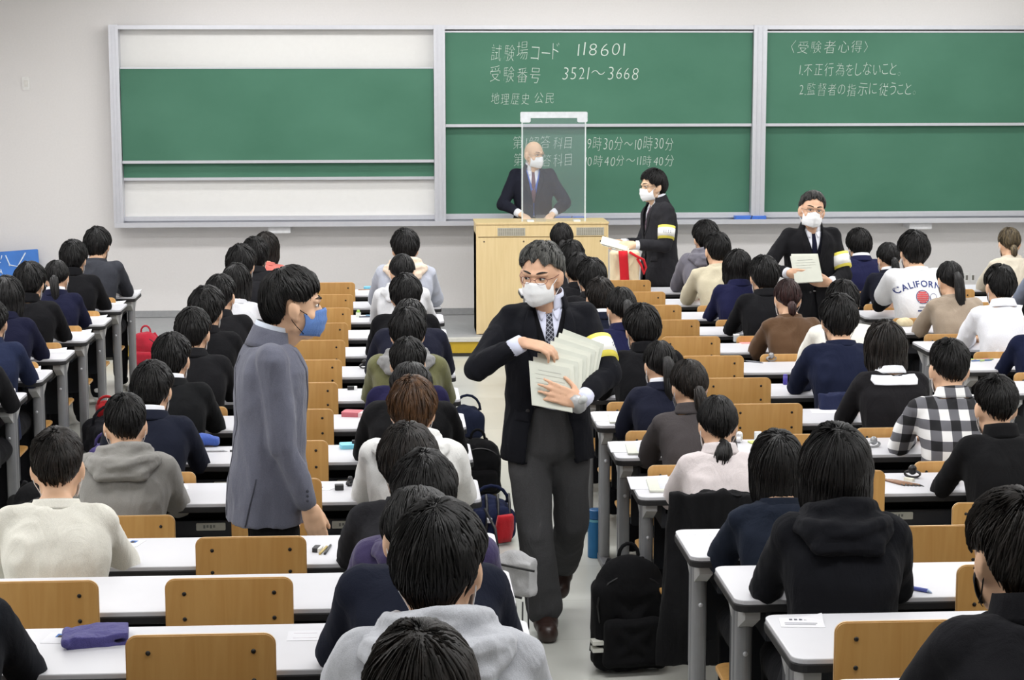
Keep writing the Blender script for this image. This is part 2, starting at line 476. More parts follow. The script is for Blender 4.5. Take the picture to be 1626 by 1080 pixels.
# ---- hair
def smooth01(a, b, x):
    t = min(1, max(0, (x - a) / (b - a))); return t * t * (3 - 2 * t)
def hair_mesh(name, style, seed=0, nlock=170, mess=.5):
    """a cap of hair grown from the crown with laid locks; style gives where it ends and how thick it is"""
    rng = random.Random(seed)
    st = dict(front=104, side=96, back=100, nape=.05, thick=.020, drop=0.0, sdrop=.0, fade=.55, inward=.55, pole=(0, -.42, .90), taper=.75)
    st.update(style)
    pole = np.array(st['pole'], float); pole /= np.linalg.norm(pole)
    rt = np.array([1.0, 0, 0]); fw = np.cross(pole, rt); fw = fw if fw[1] > 0 else -fw
    nz = lambda a, b, c: noise.noise(Vector((a, b, c + seed * 1.37)))
    def ends(phi):
        c = math.cos(phi); f = max(0, c); b = max(0, -c); s = 1 - abs(c)
        wv = st.get('rag', 4) * nz(math.sin(phi) * 4, c * 4, 1)
        a = st['front'] * f ** 1.5 + st['back'] * b ** .8 + st['side'] * (1 - f ** 1.5 - b ** .8)
        a -= st.get('notch', 0) * math.exp(-((abs(phi) - 1.75) / .22) ** 2)
        L = st['nape'] * b ** 1.2 + st['sdrop'] * smooth01(.45, 0, c) if c > 0 else max(st['nape'] * b ** 1.2, st['sdrop'] * (1 - b)) if st['sdrop'] else st['nape'] * b ** 1.2
        if st['drop']: L = st['drop'] * smooth01(st.get('open', .55), st.get('open', .55) - .35, c)
        return R(a + wv), L
    def pt(phi, v, off=0.0):
        a, L = ends(phi); tot = a + L / .1; s = v * tot
        al = min(s, a); ex = max(0, s - a) * .1
        d = math.cos(al) * pole + math.sin(al) * (math.cos(phi) * fw + math.sin(phi) * rt)
        t = st['thick'] * (1 + .22 * nz(d[0] * 3, d[1] * 3, d[2] * 3)) * (1 - st['fade'] * smooth01(st['taper'], 1.0, v)) + off
        p = SCALP_C + d * (SCALP_R + t)
        if ex > 0:
            k = ex
            hx = np.array([p[0], p[1] + .01, 0]); hn = np.linalg.norm(hx) + 1e-9
            p = p - np.array([0, 0, k]) - hx / hn * st['inward'] * k * (1 if not st['drop'] else smooth01(.06, .22, k) * .5 + .04)
        return p
    mb = MB(); nu, nv = 60, 26; V = [pt(0, 0)]; F = []
    for i in range(1, nv + 1):
        for k in range(nu):
            phi = -PI + 2 * PI * k / nu; V.append(pt(phi, i / nv, .0022 * math.sin(phi * 23 + 5 * nz(phi, i * .2, 4)) * min(1, i / 5)))
    for k in range(nu):
        phi = -PI + 2 * PI * k / nu; a, L = ends(phi); e = pt(phi, 1.0, -st['thick'] * .5 - .002); V.append(e)
    for k in range(nu):
        phi = -PI + 2 * PI * k / nu; V.append(pt(phi, .86, -st['thick'] - .006))
    F += [(0, 1 + k, 1 + (k + 1) % nu) for k in range(nu)]
    for i in range(nv + 1):
        a = 1 + i * nu; F += [(a + k, a + nu + k, a + nu + (k + 1) % nu, a + (k + 1) % nu) for k in range(nu)]
    mb.add(V, F)
    for _ in range(nlock):
        phi = rng.uniform(-PI, PI); v0 = rng.uniform(.02, .72); ln = rng.uniform(.25, .5); v1 = min(1.03 + .03 * mess, v0 + ln)
        dphi = rng.uniform(-.5, .5) * mess * .6; w = rng.uniform(.0022, .0062); lift = rng.uniform(.000, .012) * mess * (1 if rng.random() < .5 else .3)
        m = 6; path = [pt(phi + dphi * (i / m) ** 1.5, v0 + (v1 - v0) * i / m, .0015 + .003 * math.sin(PI * i / m) + lift * (i / m) ** 2) for i in range(m + 1)]
        sidev = [pt(phi + dphi * (i / m) ** 1.5 + .02, v0 + (v1 - v0) * i / m, .0015) for i in range(m + 1)]
        vs = []; fs = []
        for i, p in enumerate(path):
            sd = sidev[i] - p; sd /= (np.linalg.norm(sd) + 1e-9); n = p - SCALP_C; n[2] *= .3; n = n - sd * (n @ sd); n /= (np.linalg.norm(n) + 1e-9)
            ww = w * (math.sin(PI * min(1, .18 + .82 * i / m)) ** .7 + .03)
            vs += [p - sd * ww - n * .002, p + n * .0012, p + sd * ww - n * .002]
        for i in range(m):
            a = i * 3; fs += [(a, a + 1, a + 4, a + 3), (a + 1, a + 2, a + 5, a + 4), (a + 2, a, a + 3, a + 5)]
        mb.add(vs, fs)
    return mb.mesh(name, True)
def pony_mesh(name, pts, r, seed=0, n=46):
    """tail of hair: a tapered core with strands round it"""
    rng = random.Random(seed); mb = MB()
    pts = [np.array(p, float) for p in pts]
    mb.tube(pts, r, 12)
    m = len(pts)
    for _ in range(n):
        a = rng.uniform(0, 2 * PI); k = rng.uniform(.6, 1.08); i0 = rng.randrange(0, max(1, m - 3)); q = []
        rr = []
        for i in range(i0, m):
            t = (i - i0) / max(1, m - 1 - i0)
            q.append(pts[i] + np.array([math.cos(a), math.sin(a), 0]) * r[i] * k + np.array([0, 0, -.02 * t * rng.random()])); rr.append(.004 * (1 - .8 * t) + .0008)
        if len(q) > 1: mb.tube(q, rr, 5)
    return mb.mesh(name, True)
HS = {
    'short': dict(notch=12),
    'full': dict(notch=10, thick=.026, nape=.055, side=100, fade=.4, front=108),
    'crop': dict(thick=.019, back=96, nape=.022, side=88, fade=.95, taper=.55, inward=.75),
    'bowl': dict(thick=.022, side=110, back=104, nape=.05, fade=.25, front=112, inward=.4),
    'bob': dict(drop=.115, thick=.026, fade=.1, side=98, back=98, front=100, taper=.9, open=.62),
    'longbob': dict(drop=.17, thick=.026, fade=.1, side=98, back=98, front=100, taper=.9, open=.62),
    'long': dict(drop=.26, thick=.022, fade=.3, side=98, back=98, front=96, taper=.8, open=.55),
    'tied': dict(thick=.009, side=99, back=100, nape=.045, fade=.5, front=88, pole=(0, -.15, 1)),
}
_hair = {}
def get_hair(style, var, nlock=150, mess=None):
    k = (style, var, nlock)
    if k not in _hair:
        ms = mess if mess is not None else {'tied': .08, 'bob': .12, 'longbob': .15, 'long': .2}.get(style, .55)
        _hair[k] = hair_mesh('hair', HS[style], var * 7 + len(style), nlock, ms)
    return _hair[k]
_pony = {}
def get_pony(kind):
    if kind not in _pony:
        if kind == 'long': p = [(0, -.100, .030), (0, -.135, .030), (0, -.155, -.010), (.004, -.155, -.07), (.006, -.15, -.14), (.010, -.145, -.21), (.012, -.14, -.27)]; r = [.018, .024, .032, .035, .033, .026, .006]
        elif kind == 'mid': p = [(0, -.100, -.005), (0, -.130, -.010), (0, -.142, -.05), (.006, -.14, -.10), (.012, -.14, -.15), (.018, -.142, -.19)]; r = [.016, .022, .028, .028, .022, .005]
        elif kind == 'low': p = [(0, -.080, -.070), (0, -.108, -.082), (-.006, -.118, -.11), (-.012, -.122, -.135), (-.02, -.130, -.165)]; r = [.015, .024, .036, .042, .030]
        else: p = [(0, -.09, -.03), (0, -.118, -.035), (.0, -.128, -.06), (.0, -.128, -.088), (.003, -.125, -.11)]; r = [.016, .024, .026, .022, .006]
        _pony[kind] = pony_mesh('ponytail', p, r, 5)
    return _pony[kind]

# ---- face mask
def mask_mesh():
    mb = MB(); rows = []
    for i in range(11):
        v = i / 10; row = []
        for j in range(17):
            u = -1 + j / 8
            x = .070 * u * (1 - .10 * (2 * v - 1) ** 2)
            y = .1270 - .083 * abs(u) ** 1.8 - .014 * (2 * v - 1) ** 2 - .012 * v + .006 * max(0, 1 - 3 * abs(u)) * (1 - v) + (.002 * math.sin(v * PI * 6) * (1 - u * u))
            z = -.014 - .096 * v + .014 * (1 - abs(u)) * (1 - v) + .012 * abs(u) * v
            row.append((x, y, z))
        rows.append(row)
    mb.sheet(rows, (0, -.003, 0))
    lps = []
    for s in (-1, 1):
        lp = MB(); lp.tube([(s * .0680, .042, -.020), (s * .073, .018, -.006), (s * .081, -.002, .012), (s * .085, -.022, .004), (s * .083, -.026, -.012)], .0016, 6)
        lp.tube([(s * .0635, .032, -.092), (s * .071, .008, -.068), (s * .080, -.012, -.045), (s * .084, -.025, -.018)], .0016, 6); lps.append(lp.mesh('ear_loop', True))
    return mb.mesh('face_mask', True), lps
MASK, LOOPS = mask_mesh()

# ---- seated pose
def seated(fem=False, yaw=0, pitch=14, roll=0, reach=0.0):
    k = .93 if fem else 1.0; sh = .145 if fem else .163
    v = Vector
    J = dict(fem=fem, neck=.86 if fem else 1.0)
    J['secs'] = [(0, -.16, .45, .172, .118), (0, -.18, .54, .17 * (1.0 if fem else .98), .115), (0, -.185, .64, .150 * k, .103), (0, -.176, .75, .150 * k, .104), (0, -.152, .86, .166 * k, .108), (0, -.128, .94, .166 * k, .098), (0, -.108, .992, .132 * k, .078), (0, -.092, 1.032, .080, .060), (0, -.080, 1.062, .056, .053)]
    J['c7'] = v((0, -.086, 1.035))
    J['head'] = head_matrix(v((-.02 * math.sin(R(yaw)), .004, 1.128)), yaw, pitch, roll)
    for s, q in ((-1, 'L'), (1, 'R')):
        J['sh' + q] = v((s * sh, -.104, .968)); J['el' + q] = v((s * (sh + .050), .040 + reach, .775)); J['wr' + q] = v((s * .11, .215 + reach, .782))
        J['hand' + q] = ((-s * .45, .9, -.05), (0, 0, -1), -s, (18, 22, 14), 4, 30)
        J['hip' + q] = v((s * .092, -.14, .50)); J['kn' + q] = v((s * .115, .25, .50)); J['an' + q] = v((s * .115, .22, .10)); J['to' + q] = v((s * .12, .345, .040))
    return J
_tmpl = {}
def tmpl(key, fn):
    if key not in _tmpl: _tmpl[key] = fn()
    return _tmpl[key]
def J_of(fem, yaw, pitch, roll): return tmpl(('J', fem, yaw, pitch, roll), lambda: seated(fem, yaw, pitch, roll))
SEATJ = {f: seated(f) for f in (False, True)}

def collar_band(J, z0, z1, r0, r1, th=.004, back=0.0, open_=0.0, tilt=.018, n=28):
    """standing or folded collar round the neck; open_ leaves a gap in front"""
    mb = MB(); rows = []; c = J['c7']
    a0 = -PI / 2 - PI + open_; a1 = -PI / 2 + PI - open_
    for i in range(n + 1):
        t = a0 + (a1 - a0) * i / n; row = []
        for q in range(5):
            u = q / 4; r = r0 + (r1 - r0) * u
            row.append((c.x + r * math.cos(t), c.y + .008 + back + r * .96 * math.sin(t) + .012 * u, z0 + (z1 - z0) * u + tilt * -math.sin(t) * 1.0))
        rows.append(row)
    v = np.array(rows); inner = v.copy(); cc = np.array([c.x, c.y + .008 + back, 0]); dd = (inner - cc); dd[..., 2] = 0
    inner -= dd / np.linalg.norm(dd, axis=2, keepdims=True) * th
    ni, nj = v.shape[:2]; N = ni * nj
    V = np.concatenate([v.reshape(-1, 3), inner.reshape(-1, 3)]); F = []
    for i in range(ni - 1):
        for j in range(nj - 1):
            a = i * nj + j; F += [(a, a + 1, a + nj + 1, a + nj), tuple(k + N for k in (a, a + nj, a + nj + 1, a + 1))]
        a = i * nj; F += [(a, a + nj, a + nj + N, a + N), (a + nj - 1, a + nj - 1 + N, a + 2 * nj - 1 + N, a + 2 * nj - 1)]
    for i in (0, ni - 1):
        for j in range(nj - 1):
            a = i * nj + j; F.append((a, a + 1, a + 1 + N, a + N))
    mb.add(V, F)
    return mb
def hood_mesh(J, name='hood', k=1.0, seed=0):
    """hood lying folded on the upper back: a roll round the neck over a sagging pouch"""
    mb = MB(); c = J['c7']
    def roll(rx, ry, cy, zb, zs, r0, r1, a0, a1, n=15):
        P = []
        for t in np.linspace(R(a0), R(a1), n):
            b = max(0, -math.sin(t)); P.append(Vector((rx * k * math.cos(t), cy + ry * math.sin(t), zs + (zb - zs) * b)))
        for i in range(n - 1):
            w = math.sin(PI * (i + .5) / (n - 1)); r = r0 + (r1 - r0) * w; mb.cone(P[i], P[i + 1], r, r, n=12)
    roll(.100, .092, -.070, 1.066, 1.040, .020, .034, -212, 32)
    roll(.138, .110, -.125, 1.010, 1.018, .018, .040, -192, 12)
    mb.ell((0, -.200, .992), (.142 * k, .058, .060))
    mb.ell((-.09 * k, -.135, 1.022), (.045, .06, .035)); mb.ell((.09 * k, -.135, 1.022), (.045, .06, .035)); mb.ell((0, -.16, 1.03), (.09, .05, .035))
    mb.cone((-.08 * k, -.235, .972), (.08 * k, -.235, .972), .036, .036)
    me = skin_over(mb, name, .009, 3, .012, seed, (10, 10, 30))
    return me

SKIN = plain('skin', (222, 180, 148), .55, vary=.05, scale=18)
SKIN2 = plain('skin_warm', (214, 170, 140), .55, vary=.06, scale=18)
MASKW = cloth('mask_white', (236, 238, 240), weave=300, vary=.03, fold=.1)
MASKB = cloth('mask_dark', (34, 34, 38), vary=.1, fold=.1)
MASKG = cloth('mask_grey', (176, 182, 196), vary=.05, fold=.1)
HAIR = hairmat('hair_black', (12, 11, 11), (24, 22, 22), .48)
HAIRB = hairmat('hair_brown', (52, 34, 20), (96, 66, 40), .4)
HAIRR = hairmat('hair_reddish', (34, 20, 20), (66, 40, 38))
HAIRD = hairmat('hair_dark_brown', (19, 16, 14), (38, 31, 27), .48)
HAIRBL = hairmat('hair_bleached', (52, 44, 34), (112, 98, 72))
WHITE = cloth('shirt_white', (232, 234, 240), vary=.03, fold=.2)
PANTS = cloth('trousers_black', (26, 26, 30))

def suit_parts(kind, fem):
    """collar pieces that belong to each kind of top, built once per pose"""
    J = SEATJ[fem]; out = []
    if kind == 'suit': out.append(('collar', collar_band(J, 1.014, 1.062, .098, .074, .007, open_=.75).mesh('collar', True), 'own'))
    if kind == 'blazer':
        out.append(('collar', collar_band(J, 1.012, 1.054, .100, .078, .007, open_=.75).mesh('collar', True), 'own'))
        out.append(('shirt_collar', collar_band(J, 1.026, 1.074, .077, .066, .005, open_=.35).mesh('shirt_collar', True), 'white'))
    if kind == 'gakuran': out.append(('collar', collar_band(J, 1.014, 1.076, .083, .068, .006, open_=.12).mesh('collar', True), 'own'))
    if kind == 'sweater': out.append(('neckband', collar_band(J, 1.010, 1.040, .090, .077, .010, open_=0.02).mesh('neckband', True), 'own'))
    if kind == 'shirt': out.append(('collar', collar_band(J, 1.016, 1.066, .090, .070, .007, open_=.3).mesh('collar', True), 'own'))
    if kind == 'sailor': out.append(('shirt_collar', None, 'white'))
    if kind == 'hoodie': out.append(('hood', hood_mesh(J, 'hood', .92 if fem else 1.0), 'own'))
    return out
TOPN = {'suit': 'blazer', 'blazer': 'blazer', 'gakuran': 'jacket', 'sweater': 'sweater', 'shirt': 'shirt', 'sailor': 'jacket', 'hoodie': 'hoodie', 'tee': 't_shirt'}

def student(x, y, z, s, rz, fem, hair, hairm, pose, kind, mat, label, mask='w', extra=None, var=0, nlock=150, group=None, legs=False, skin=None, bow=None):
    root = empty('person', (x, y, z), rz, s); tag(root, label, 'person', group)
    yaw, pitch, roll = pose
    J = J_of(fem, yaw, pitch, roll); J0 = SEATJ[fem]
    put('body', tmpl(('body', fem, yaw, pitch, roll), lambda: body_mesh('body', J)), skin or SKIN, root)
    v2 = var % 3
    if kind in ('suit', 'blazer', 'gakuran', 'sailor'):
        me = tmpl(('suit', fem, v2), lambda: top_mesh('blazer', J0, .018, .44, None, folds=.011, seed=v2 + 1, arm=.012, flat=.006))
    elif kind == 'hoodie': me = tmpl(('hood', fem, v2), lambda: top_mesh('hoodie', J0, .022, .44, None, folds=.018, seed=v2 + 5, arm=.018))
    elif kind == 'tee': me = tmpl(('tee', fem), lambda: top_mesh('t_shirt', J0, .017, .44, None, sleeve=.62, folds=.008, seed=8, arm=.022))
    else: me = tmpl(('knit', fem, v2), lambda: top_mesh('sweater', J0, .015, .44, None, folds=.017, seed=v2 + 11, arm=.012))
    top = put(TOPN[kind], me, mat, root)
    def flat_collar():
        b = bvh_of(me); return patch('shirt_collar', b, [(-.112, -.5, 1.028), (-.122, -.5, 1.005), (-.108, -.5, .984)], [(.112, -.5, 1.028), (.122, -.5, 1.005), (.108, -.5, .984)], (0, 1, 0), .006, .004, 24, 8, .8)
    for nm, cm, which in tmpl(('col', kind if kind != 'tee' else 'sweater', fem), lambda: suit_parts(kind if kind != 'tee' else 'sweater', fem)):
        if cm is None: cm = tmpl(('sailor', fem, v2), flat_collar); put('collar', collar_band(J0, 1.02, 1.055, .088, .072, .006, open_=.4).mesh('collar', True), WHITE, top)
        put(nm, cm, WHITE if which == 'white' else mat, top)
    put('hair', get_hair(hair[0], hair[1], nlock), hairm, root, J['head'])
    if len(hair) > 2:
        put('ponytail', get_pony(hair[2]), hairm, root, J['head'])
        if hair[2] != 'low': pass
    if mask:
        mm = {'w': MASKW, 'b': MASKB, 'g': MASKG}[mask]; fm = put('face_mask', MASK, mm, root, J['head']); [put('ear_loop', L_, mm, fm) for L_ in LOOPS]
    put('trousers', tmpl(('legs', fem), lambda: legs_mesh('trousers', J0, .02)), PANTS, root)
    if legs:
        for q in 'LR': put('shoe', tmpl(('shoe', fem, q), lambda: shoe_mesh('shoe', J0['an' + q], J0['to' + q], .012)), legs if not isinstance(legs, bool) else PANTS, root)
    return root, top, J

# ------------------------------------------------------------------ the hall
YW = 17.45; PLZ = .157; PLY = 15.88
XL, XR, CEIL, YB = -4.35, 7.3, 3.25, -2.6
wallm = plain('wall_paint', (228, 225, 223), .85, vary=.015, scale=60, spec=.2)
floorm = None
def floor_mat():
    m, nt, b = _mat('floor_vinyl')
    big = _noise(nt, 1.3, 3, (1, .35, 1)); rp = _ramp(nt, big.outputs['Fac'], lin((196, 198, 192)), lin((214, 215, 208)), .3, .7)
    tc = nt.nodes.new('ShaderNodeTexCoord'); mp = nt.nodes.new('ShaderNodeMapping')
    br = nt.nodes.new('ShaderNodeTexBrick'); br.offset = 0; br.inputs['Scale'].default_value = 1; br.inputs['Mortar Size'].default_value = .0016
    br.inputs['Brick Width'].default_value = 2.4; br.inputs['Row Height'].default_value = .6
    br.inputs['Color1'].default_value = (1, 1, 1, 1); br.inputs['Color2'].default_value = (.955, .955, .955, 1); br.inputs['Mortar'].default_value = (.72, .72, .70, 1)
    nt.links.new(tc.outputs['Object'], mp.inputs['Vector']); nt.links.new(mp.outputs['Vector'], br.inputs['Vector'])
    mx = nt.nodes.new('ShaderNodeMix'); mx.data_type = 'RGBA'; mx.blend_type = 'MULTIPLY'; mx.inputs[0].default_value = 1
    nt.links.new(rp.outputs['Color'], mx.inputs[6]); nt.links.new(br.outputs['Color'], mx.inputs[7]); nt.links.new(mx.outputs[2], b.inputs['Base Color'])
    b.inputs['Roughness'].default_value = .24
    return m
floorm = floor_mat()
ceilm = plain('ceiling_paint', (240, 240, 238), .9, vary=.01)
struct('floor', MB().box(XL, XR, YB, YW, -.08, 0).mesh('floor'), floorm)
struct('wall_front', MB().box(XL - .1, XR + .1, YW, YW + .15, -.08, CEIL).mesh('wall_front'), wallm)
struct('wall_left', MB().box(XL - .15, XL, YB, YW, -.08, CEIL).mesh('wall_left'), wallm)
struct('wall_right', MB().box(XR, XR + .15, YB, YW, -.08, CEIL).mesh('wall_right'), wallm)
struct('wall_back', MB().box(XL - .1, XR + .1, YB - .15, YB, -.08, CEIL).mesh('wall_back'), wallm)
struct('ceiling', MB().box(XL - .1, XR + .1, YB - .1, YW + .1, CEIL, CEIL + .1).mesh('ceiling'), ceilm)
struct('baseboard_front', MB().box(XL, XR, YW - .012, YW, PLZ, PLZ + .06).mesh('baseboard_front'), plain('baseboard', (150, 151, 152), .6))
# teaching platform and the raised tiers at the back
pf = struct('floor_platform', MB().box(XL, XR, PLY + .02, YW, 0, PLZ - .004).mesh('floor_platform'), plain('platform_top', (158, 159, 160), .7, vary=.04))
struct('trim_1', MB().box(XL, XR, PLY, PLY + .03, 0.03, PLZ - .03).mesh('trim_1'), plain('riser_yellow', (186, 154, 34), .5, vary=.05))
struct('trim_2', MB().box(XL, XR, PLY - .012, PLY + .05, PLZ - .03, PLZ).mesh('trim_2'), plain('nosing', (206, 204, 196), .5))
struct('trim_3', MB().box(XL, XR, PLY + .004, PLY + .03, 0, .03).mesh('trim_3'), plain('riser_base', (40, 38, 30), .6))
TIER = [(6.45, .10), (5.63, .185), (4.84, .26), (4.06, .34), (3.28, .42)]
for i, (ty, tz) in enumerate(TIER):
    y0 = TIER[i + 1][0] if i + 1 < len(TIER) else YB
    struct('floor_tier_%d' % (i + 1), MB().box(XL, XR, y0, ty, 0, tz).mesh('floor_tier'), floorm)

# light switch, outlets
def plate(name, x0, x1, z0, z1, label):
    t = empty(name, ((x0 + x1) / 2, YW, (z0 + z1) / 2)); tag(t, label, 'switch' if 'switch' in name else 'outlet')
    put('plate', MB().rbox(-(x1 - x0) / 2, (x1 - x0) / 2, -.008, 0, -(z1 - z0) / 2, (z1 - z0) / 2, .008, 1).mesh('plate'), plain('plate_white', (232, 231, 228), .5), t)
    w, h = (x1 - x0) / 4, (z1 - z0) / 4
    put('rocker' if 'switch' in name else 'socket', MB().box(-w, w, -.012, -.006, -h, h).mesh('rocker'), plain('rocker_white', (222, 220, 214), .4) if 'switch' in name else plain('socket_grey', (120, 116, 108), .5), t)
plate('light_switch', -3.325, -3.258, 2.236, 2.354, 'small white light switch on the bare wall left of the chalkboards')
plate('wall_outlet', 5.385, 5.425, .42, .51, 'small wall outlet low on the front wall, left one of the pair')
plate('wall_outlet', 5.445, 5.485, .42, .51, 'small wall outlet low on the front wall, right one of the pair')

# ------------------------------------------------------------------ chalkboards
alu = plain('aluminium', (205, 206, 212), .35, .35, vary=.02)
def green_mat():
    m, nt, b = _mat('chalkboard_green')
    nz = _noise(nt, 2.2, 5, (.6, 1, 1)); rp = _ramp(nt, nz.outputs['Fac'], lin((62, 110, 88)), lin((76, 124, 102)), .25, .8)
    nt.links.new(rp.outputs['Color'], b.inputs['Base Color']); b.inputs['Roughness'].default_value = .62
    b.inputs['Specular IOR Level'].default_value = .35
    return m
green = green_mat()
whiteb = plain('whiteboard', (229, 228, 225), .45, vary=.01)
chalk = plain('chalk', (205, 216, 208), .95, vary=.1, scale=240, spec=0)
def rail(mb, x0, x1, z0, z1, y0, y1): mb.box(x0, x1, y0, y1, z0, z1)
def board_unit(x0, x1, pw, label, left=False):
    t = empty('chalkboard', ((x0 + x1) / 2, 17.44, 1.04)); tag(t, label, 'chalkboard')
    inv = Matrix.Translation(-t.location)
    xs, xe = x0 + pw, x1
    put('backing_board', MB().box(xs, xe, 17.415, 17.44, 1.06, 2.79).mesh('backing_board'), whiteb, t, inv)
    p = MB(); p.box(x0, xs, 17.28, 17.44, 1.03, 2.815)
    p.box(x0 + pw * .30, x0 + pw * .36, 17.274, 17.281, 1.05, 2.80); p.box(x0 + pw * .66, x0 + pw * .72, 17.274, 17.281, 1.05, 2.80)
    put('post', p.mesh('post'), alu, t, inv)
    put('top_rail', MB().box(xs, xe, 17.29, 17.44, 2.775, 2.812).mesh('top_rail'), alu, t, inv)
    put('bottom_rail', MB().box(xs, xe, 17.34, 17.44, 1.055, 1.092).mesh('bottom_rail'), alu, t, inv)
    spans = [('sliding_panel', 17.325, 17.345, 1.592, 2.428), ('sliding_panel', 17.370, 17.390, 1.436, 2.25)] if left else [('sliding_panel', 17.325, 17.345, 1.912, 2.752), ('sliding_panel', 17.370, 17.390, 1.092, 1.94)]
    ps = []
    for k, (nm, y0, y1, z0, z1) in enumerate(spans):
        o = put(nm, MB().box(xs + .004, xe - .004, y0, y1, z0, z1).mesh(nm), green, t, inv)
        b = MB(); b.box(xs + .002, xe - .002, y0 - .016, y1 + .002, z0 - .016, z0 + .010)
        if not left or k == 0: b.box(xs + .002, xe - .002, y0 - .008, y1 + .002, z1 - .004, z1 + .010)
        put('panel_rail', b.mesh('panel_rail'), alu, o)
        ps.append((o, y0))
    return t, ps
BL, PL_ = board_unit(-2.52, .384, .085, 'left chalkboard with blank green sliding panels over a white backing', True)
BC, PC_ = board_unit(.384, 3.306, .102, 'centre chalkboard behind the lectern with exam times written in chalk')
BR, PR_ = board_unit(3.306, 6.6, .122, 'right chalkboard with a two-item numbered list in chalk')
put('post', MB().box(6.6, 6.7, 17.28, 17.44, 1.03, 2.815).mesh('post'), alu, BR, Matrix.Translation(-BR.location))
tr = MB(); tr.box(-2.50, 6.7, 17.17, 17.45, 1.008, 1.022); tr.box(-2.50, 6.7, 17.165, 17.185, 1.008, 1.050); tr.box(-2.50, 6.7, 17.40, 17.45, 1.02, 1.056)
tag(tr.put('chalk_tray', alu), 'long aluminium chalk tray running under all the chalkboards', 'tray')
for xa, xb, lb in ((-1.129, -.93, 'small white box under the chalk tray below the left chalkboard'), (4.78, 4.99, 'small white box under the chalk tray below the right chalkboard')):
    o = MB().rbox(xa, xb, 17.22, 17.45, .945, 1.004, .008, 1).put('outlet_box', plain('box_white', (228, 228, 230), .5)); tag(o, lb, 'box')
# chalk writing: each line of hand-drawn characters lies on its own panel
rngw = random.Random(4)
def chalk_line(panel, txt, x0, x1, z0, z1, parts=None):
    o, y = panel
    V, F, w = text_mesh(txt, 1.0, .12, rngw, .07, -.021, 0, 1.08)
    a = np.array(V); lo, hi = a[:, 2].min(), a[:, 2].max()
    kx = (x1 - x0) / (a[:, 0].max() - a[:, 0].min()); kz = (z1 - z0) / (hi - lo)
    a[:, 0] = x0 + (a[:, 0] - a[:, 0].min()) * kx; a[:, 2] = z0 + (a[:, 2] - lo) * kz; a[:, 1] = y - .0025
    me = bpy.data.meshes.new('chalk_writing'); me.from_pydata(a.tolist(), [], F)
    put('chalk_writing', me, chalk, o)
chalk_line(PC_[0], '試験場コード', 0.906, 1.526, 2.491, 2.667)
chalk_line(PC_[0], '118601', 1.693, 2.130, 2.536, 2.661)
chalk_line(PC_[0], '受験番号', 0.894, 1.354, 2.293, 2.451)
chalk_line(PC_[0], '3521～3668', 1.555, 2.253, 2.321, 2.439)
chalk_line(PC_[0], '地理歴史', 0.905, 1.250, 2.100, 2.207)
chalk_line(PC_[0], '公民', 1.302, 1.475, 2.110, 2.207)
chalk_line(PC_[1], '第1解答科目', 1.109, 1.648, 1.691, 1.816)
chalk_line(PC_[1], '9時30分～10時30分', 1.794, 2.586, 1.672, 1.807)
chalk_line(PC_[1], '第2解答科目', 1.115, 1.648, 1.530, 1.655)
chalk_line(PC_[1], '10時40分～11時40分', 1.771, 2.594, 1.527, 1.634)
chalk_line(PR_[0], '〈受験者心得〉', 3.659, 4.370, 2.558, 2.678)
chalk_line(PR_[0], '1.不正行為をしないこと。', 3.739, 4.681, 2.352, 2.478)
chalk_line(PR_[0], '2.監督者の指示に従うこと。', 3.743, 4.828, 2.169, 2.293)

# ------------------------------------------------------------------ lectern and its clear screen
beech = wood('lectern_beech', (216, 190, 138), (228, 204, 156), .45, (16, 16, 1.0), 2.0)
lt = empty('lectern', (1.277, 16.1, PLZ)); tag(lt, 'pale wooden lectern on the platform in front of the centre chalkboard', 'lectern')
lb = MB(); lb.box(-.568, .568, .02, .46, 0, .86); lb.box(-.568, -.548, -.0, .46, 0, .948); lb.box(.548, .568, 0, .46, 0, .948)
put('cabinet', lb.mesh('cabinet'), beech, lt)
put('front_panel', MB().rbox(-.548, .548, 0, .022, 0.006, .835, .006, 1).mesh('front_panel'), beech, lt)
put('upper_panel', MB().rbox(-.548, .548, -.004, .022, .842, .948, .004, 1).mesh('upper_panel'), beech, lt)
put('top', MB().rbox(-.575, .575, -.015, .47, .948, .962, .02, 2).mesh('top'), beech, lt)
ventm = plain('vent_grey', (176, 172, 158), .6)
for x0 in (-.385, .292):
    v = MB(); w = .238 if x0 < 0 else .098 + .14; v.box(x0, x0 + w, -.008, 0, .850, .918)
    o = put('vent', v.mesh('vent'), ventm, lt); v2 = MB()
    for i in range(12):
        for j in range(5): v2.box(x0 + .008 + i * .0188, x0 + .019 + i * .0188, -.0095, -.004, .856 + j * .012, .862 + j * .012)
    put('vent_slots', v2.mesh('slots'), plain('vent_slot', (128, 124, 112), .7), o)
scr = plain('screw_dark', (60, 50, 40), .5)
for x in (-.50, -.16, .16, .50):
    put('screw', MB().ell((x, -.001, .80), (.007, .004, .007), n=8, m=6).mesh('screw', True), scr, lt)
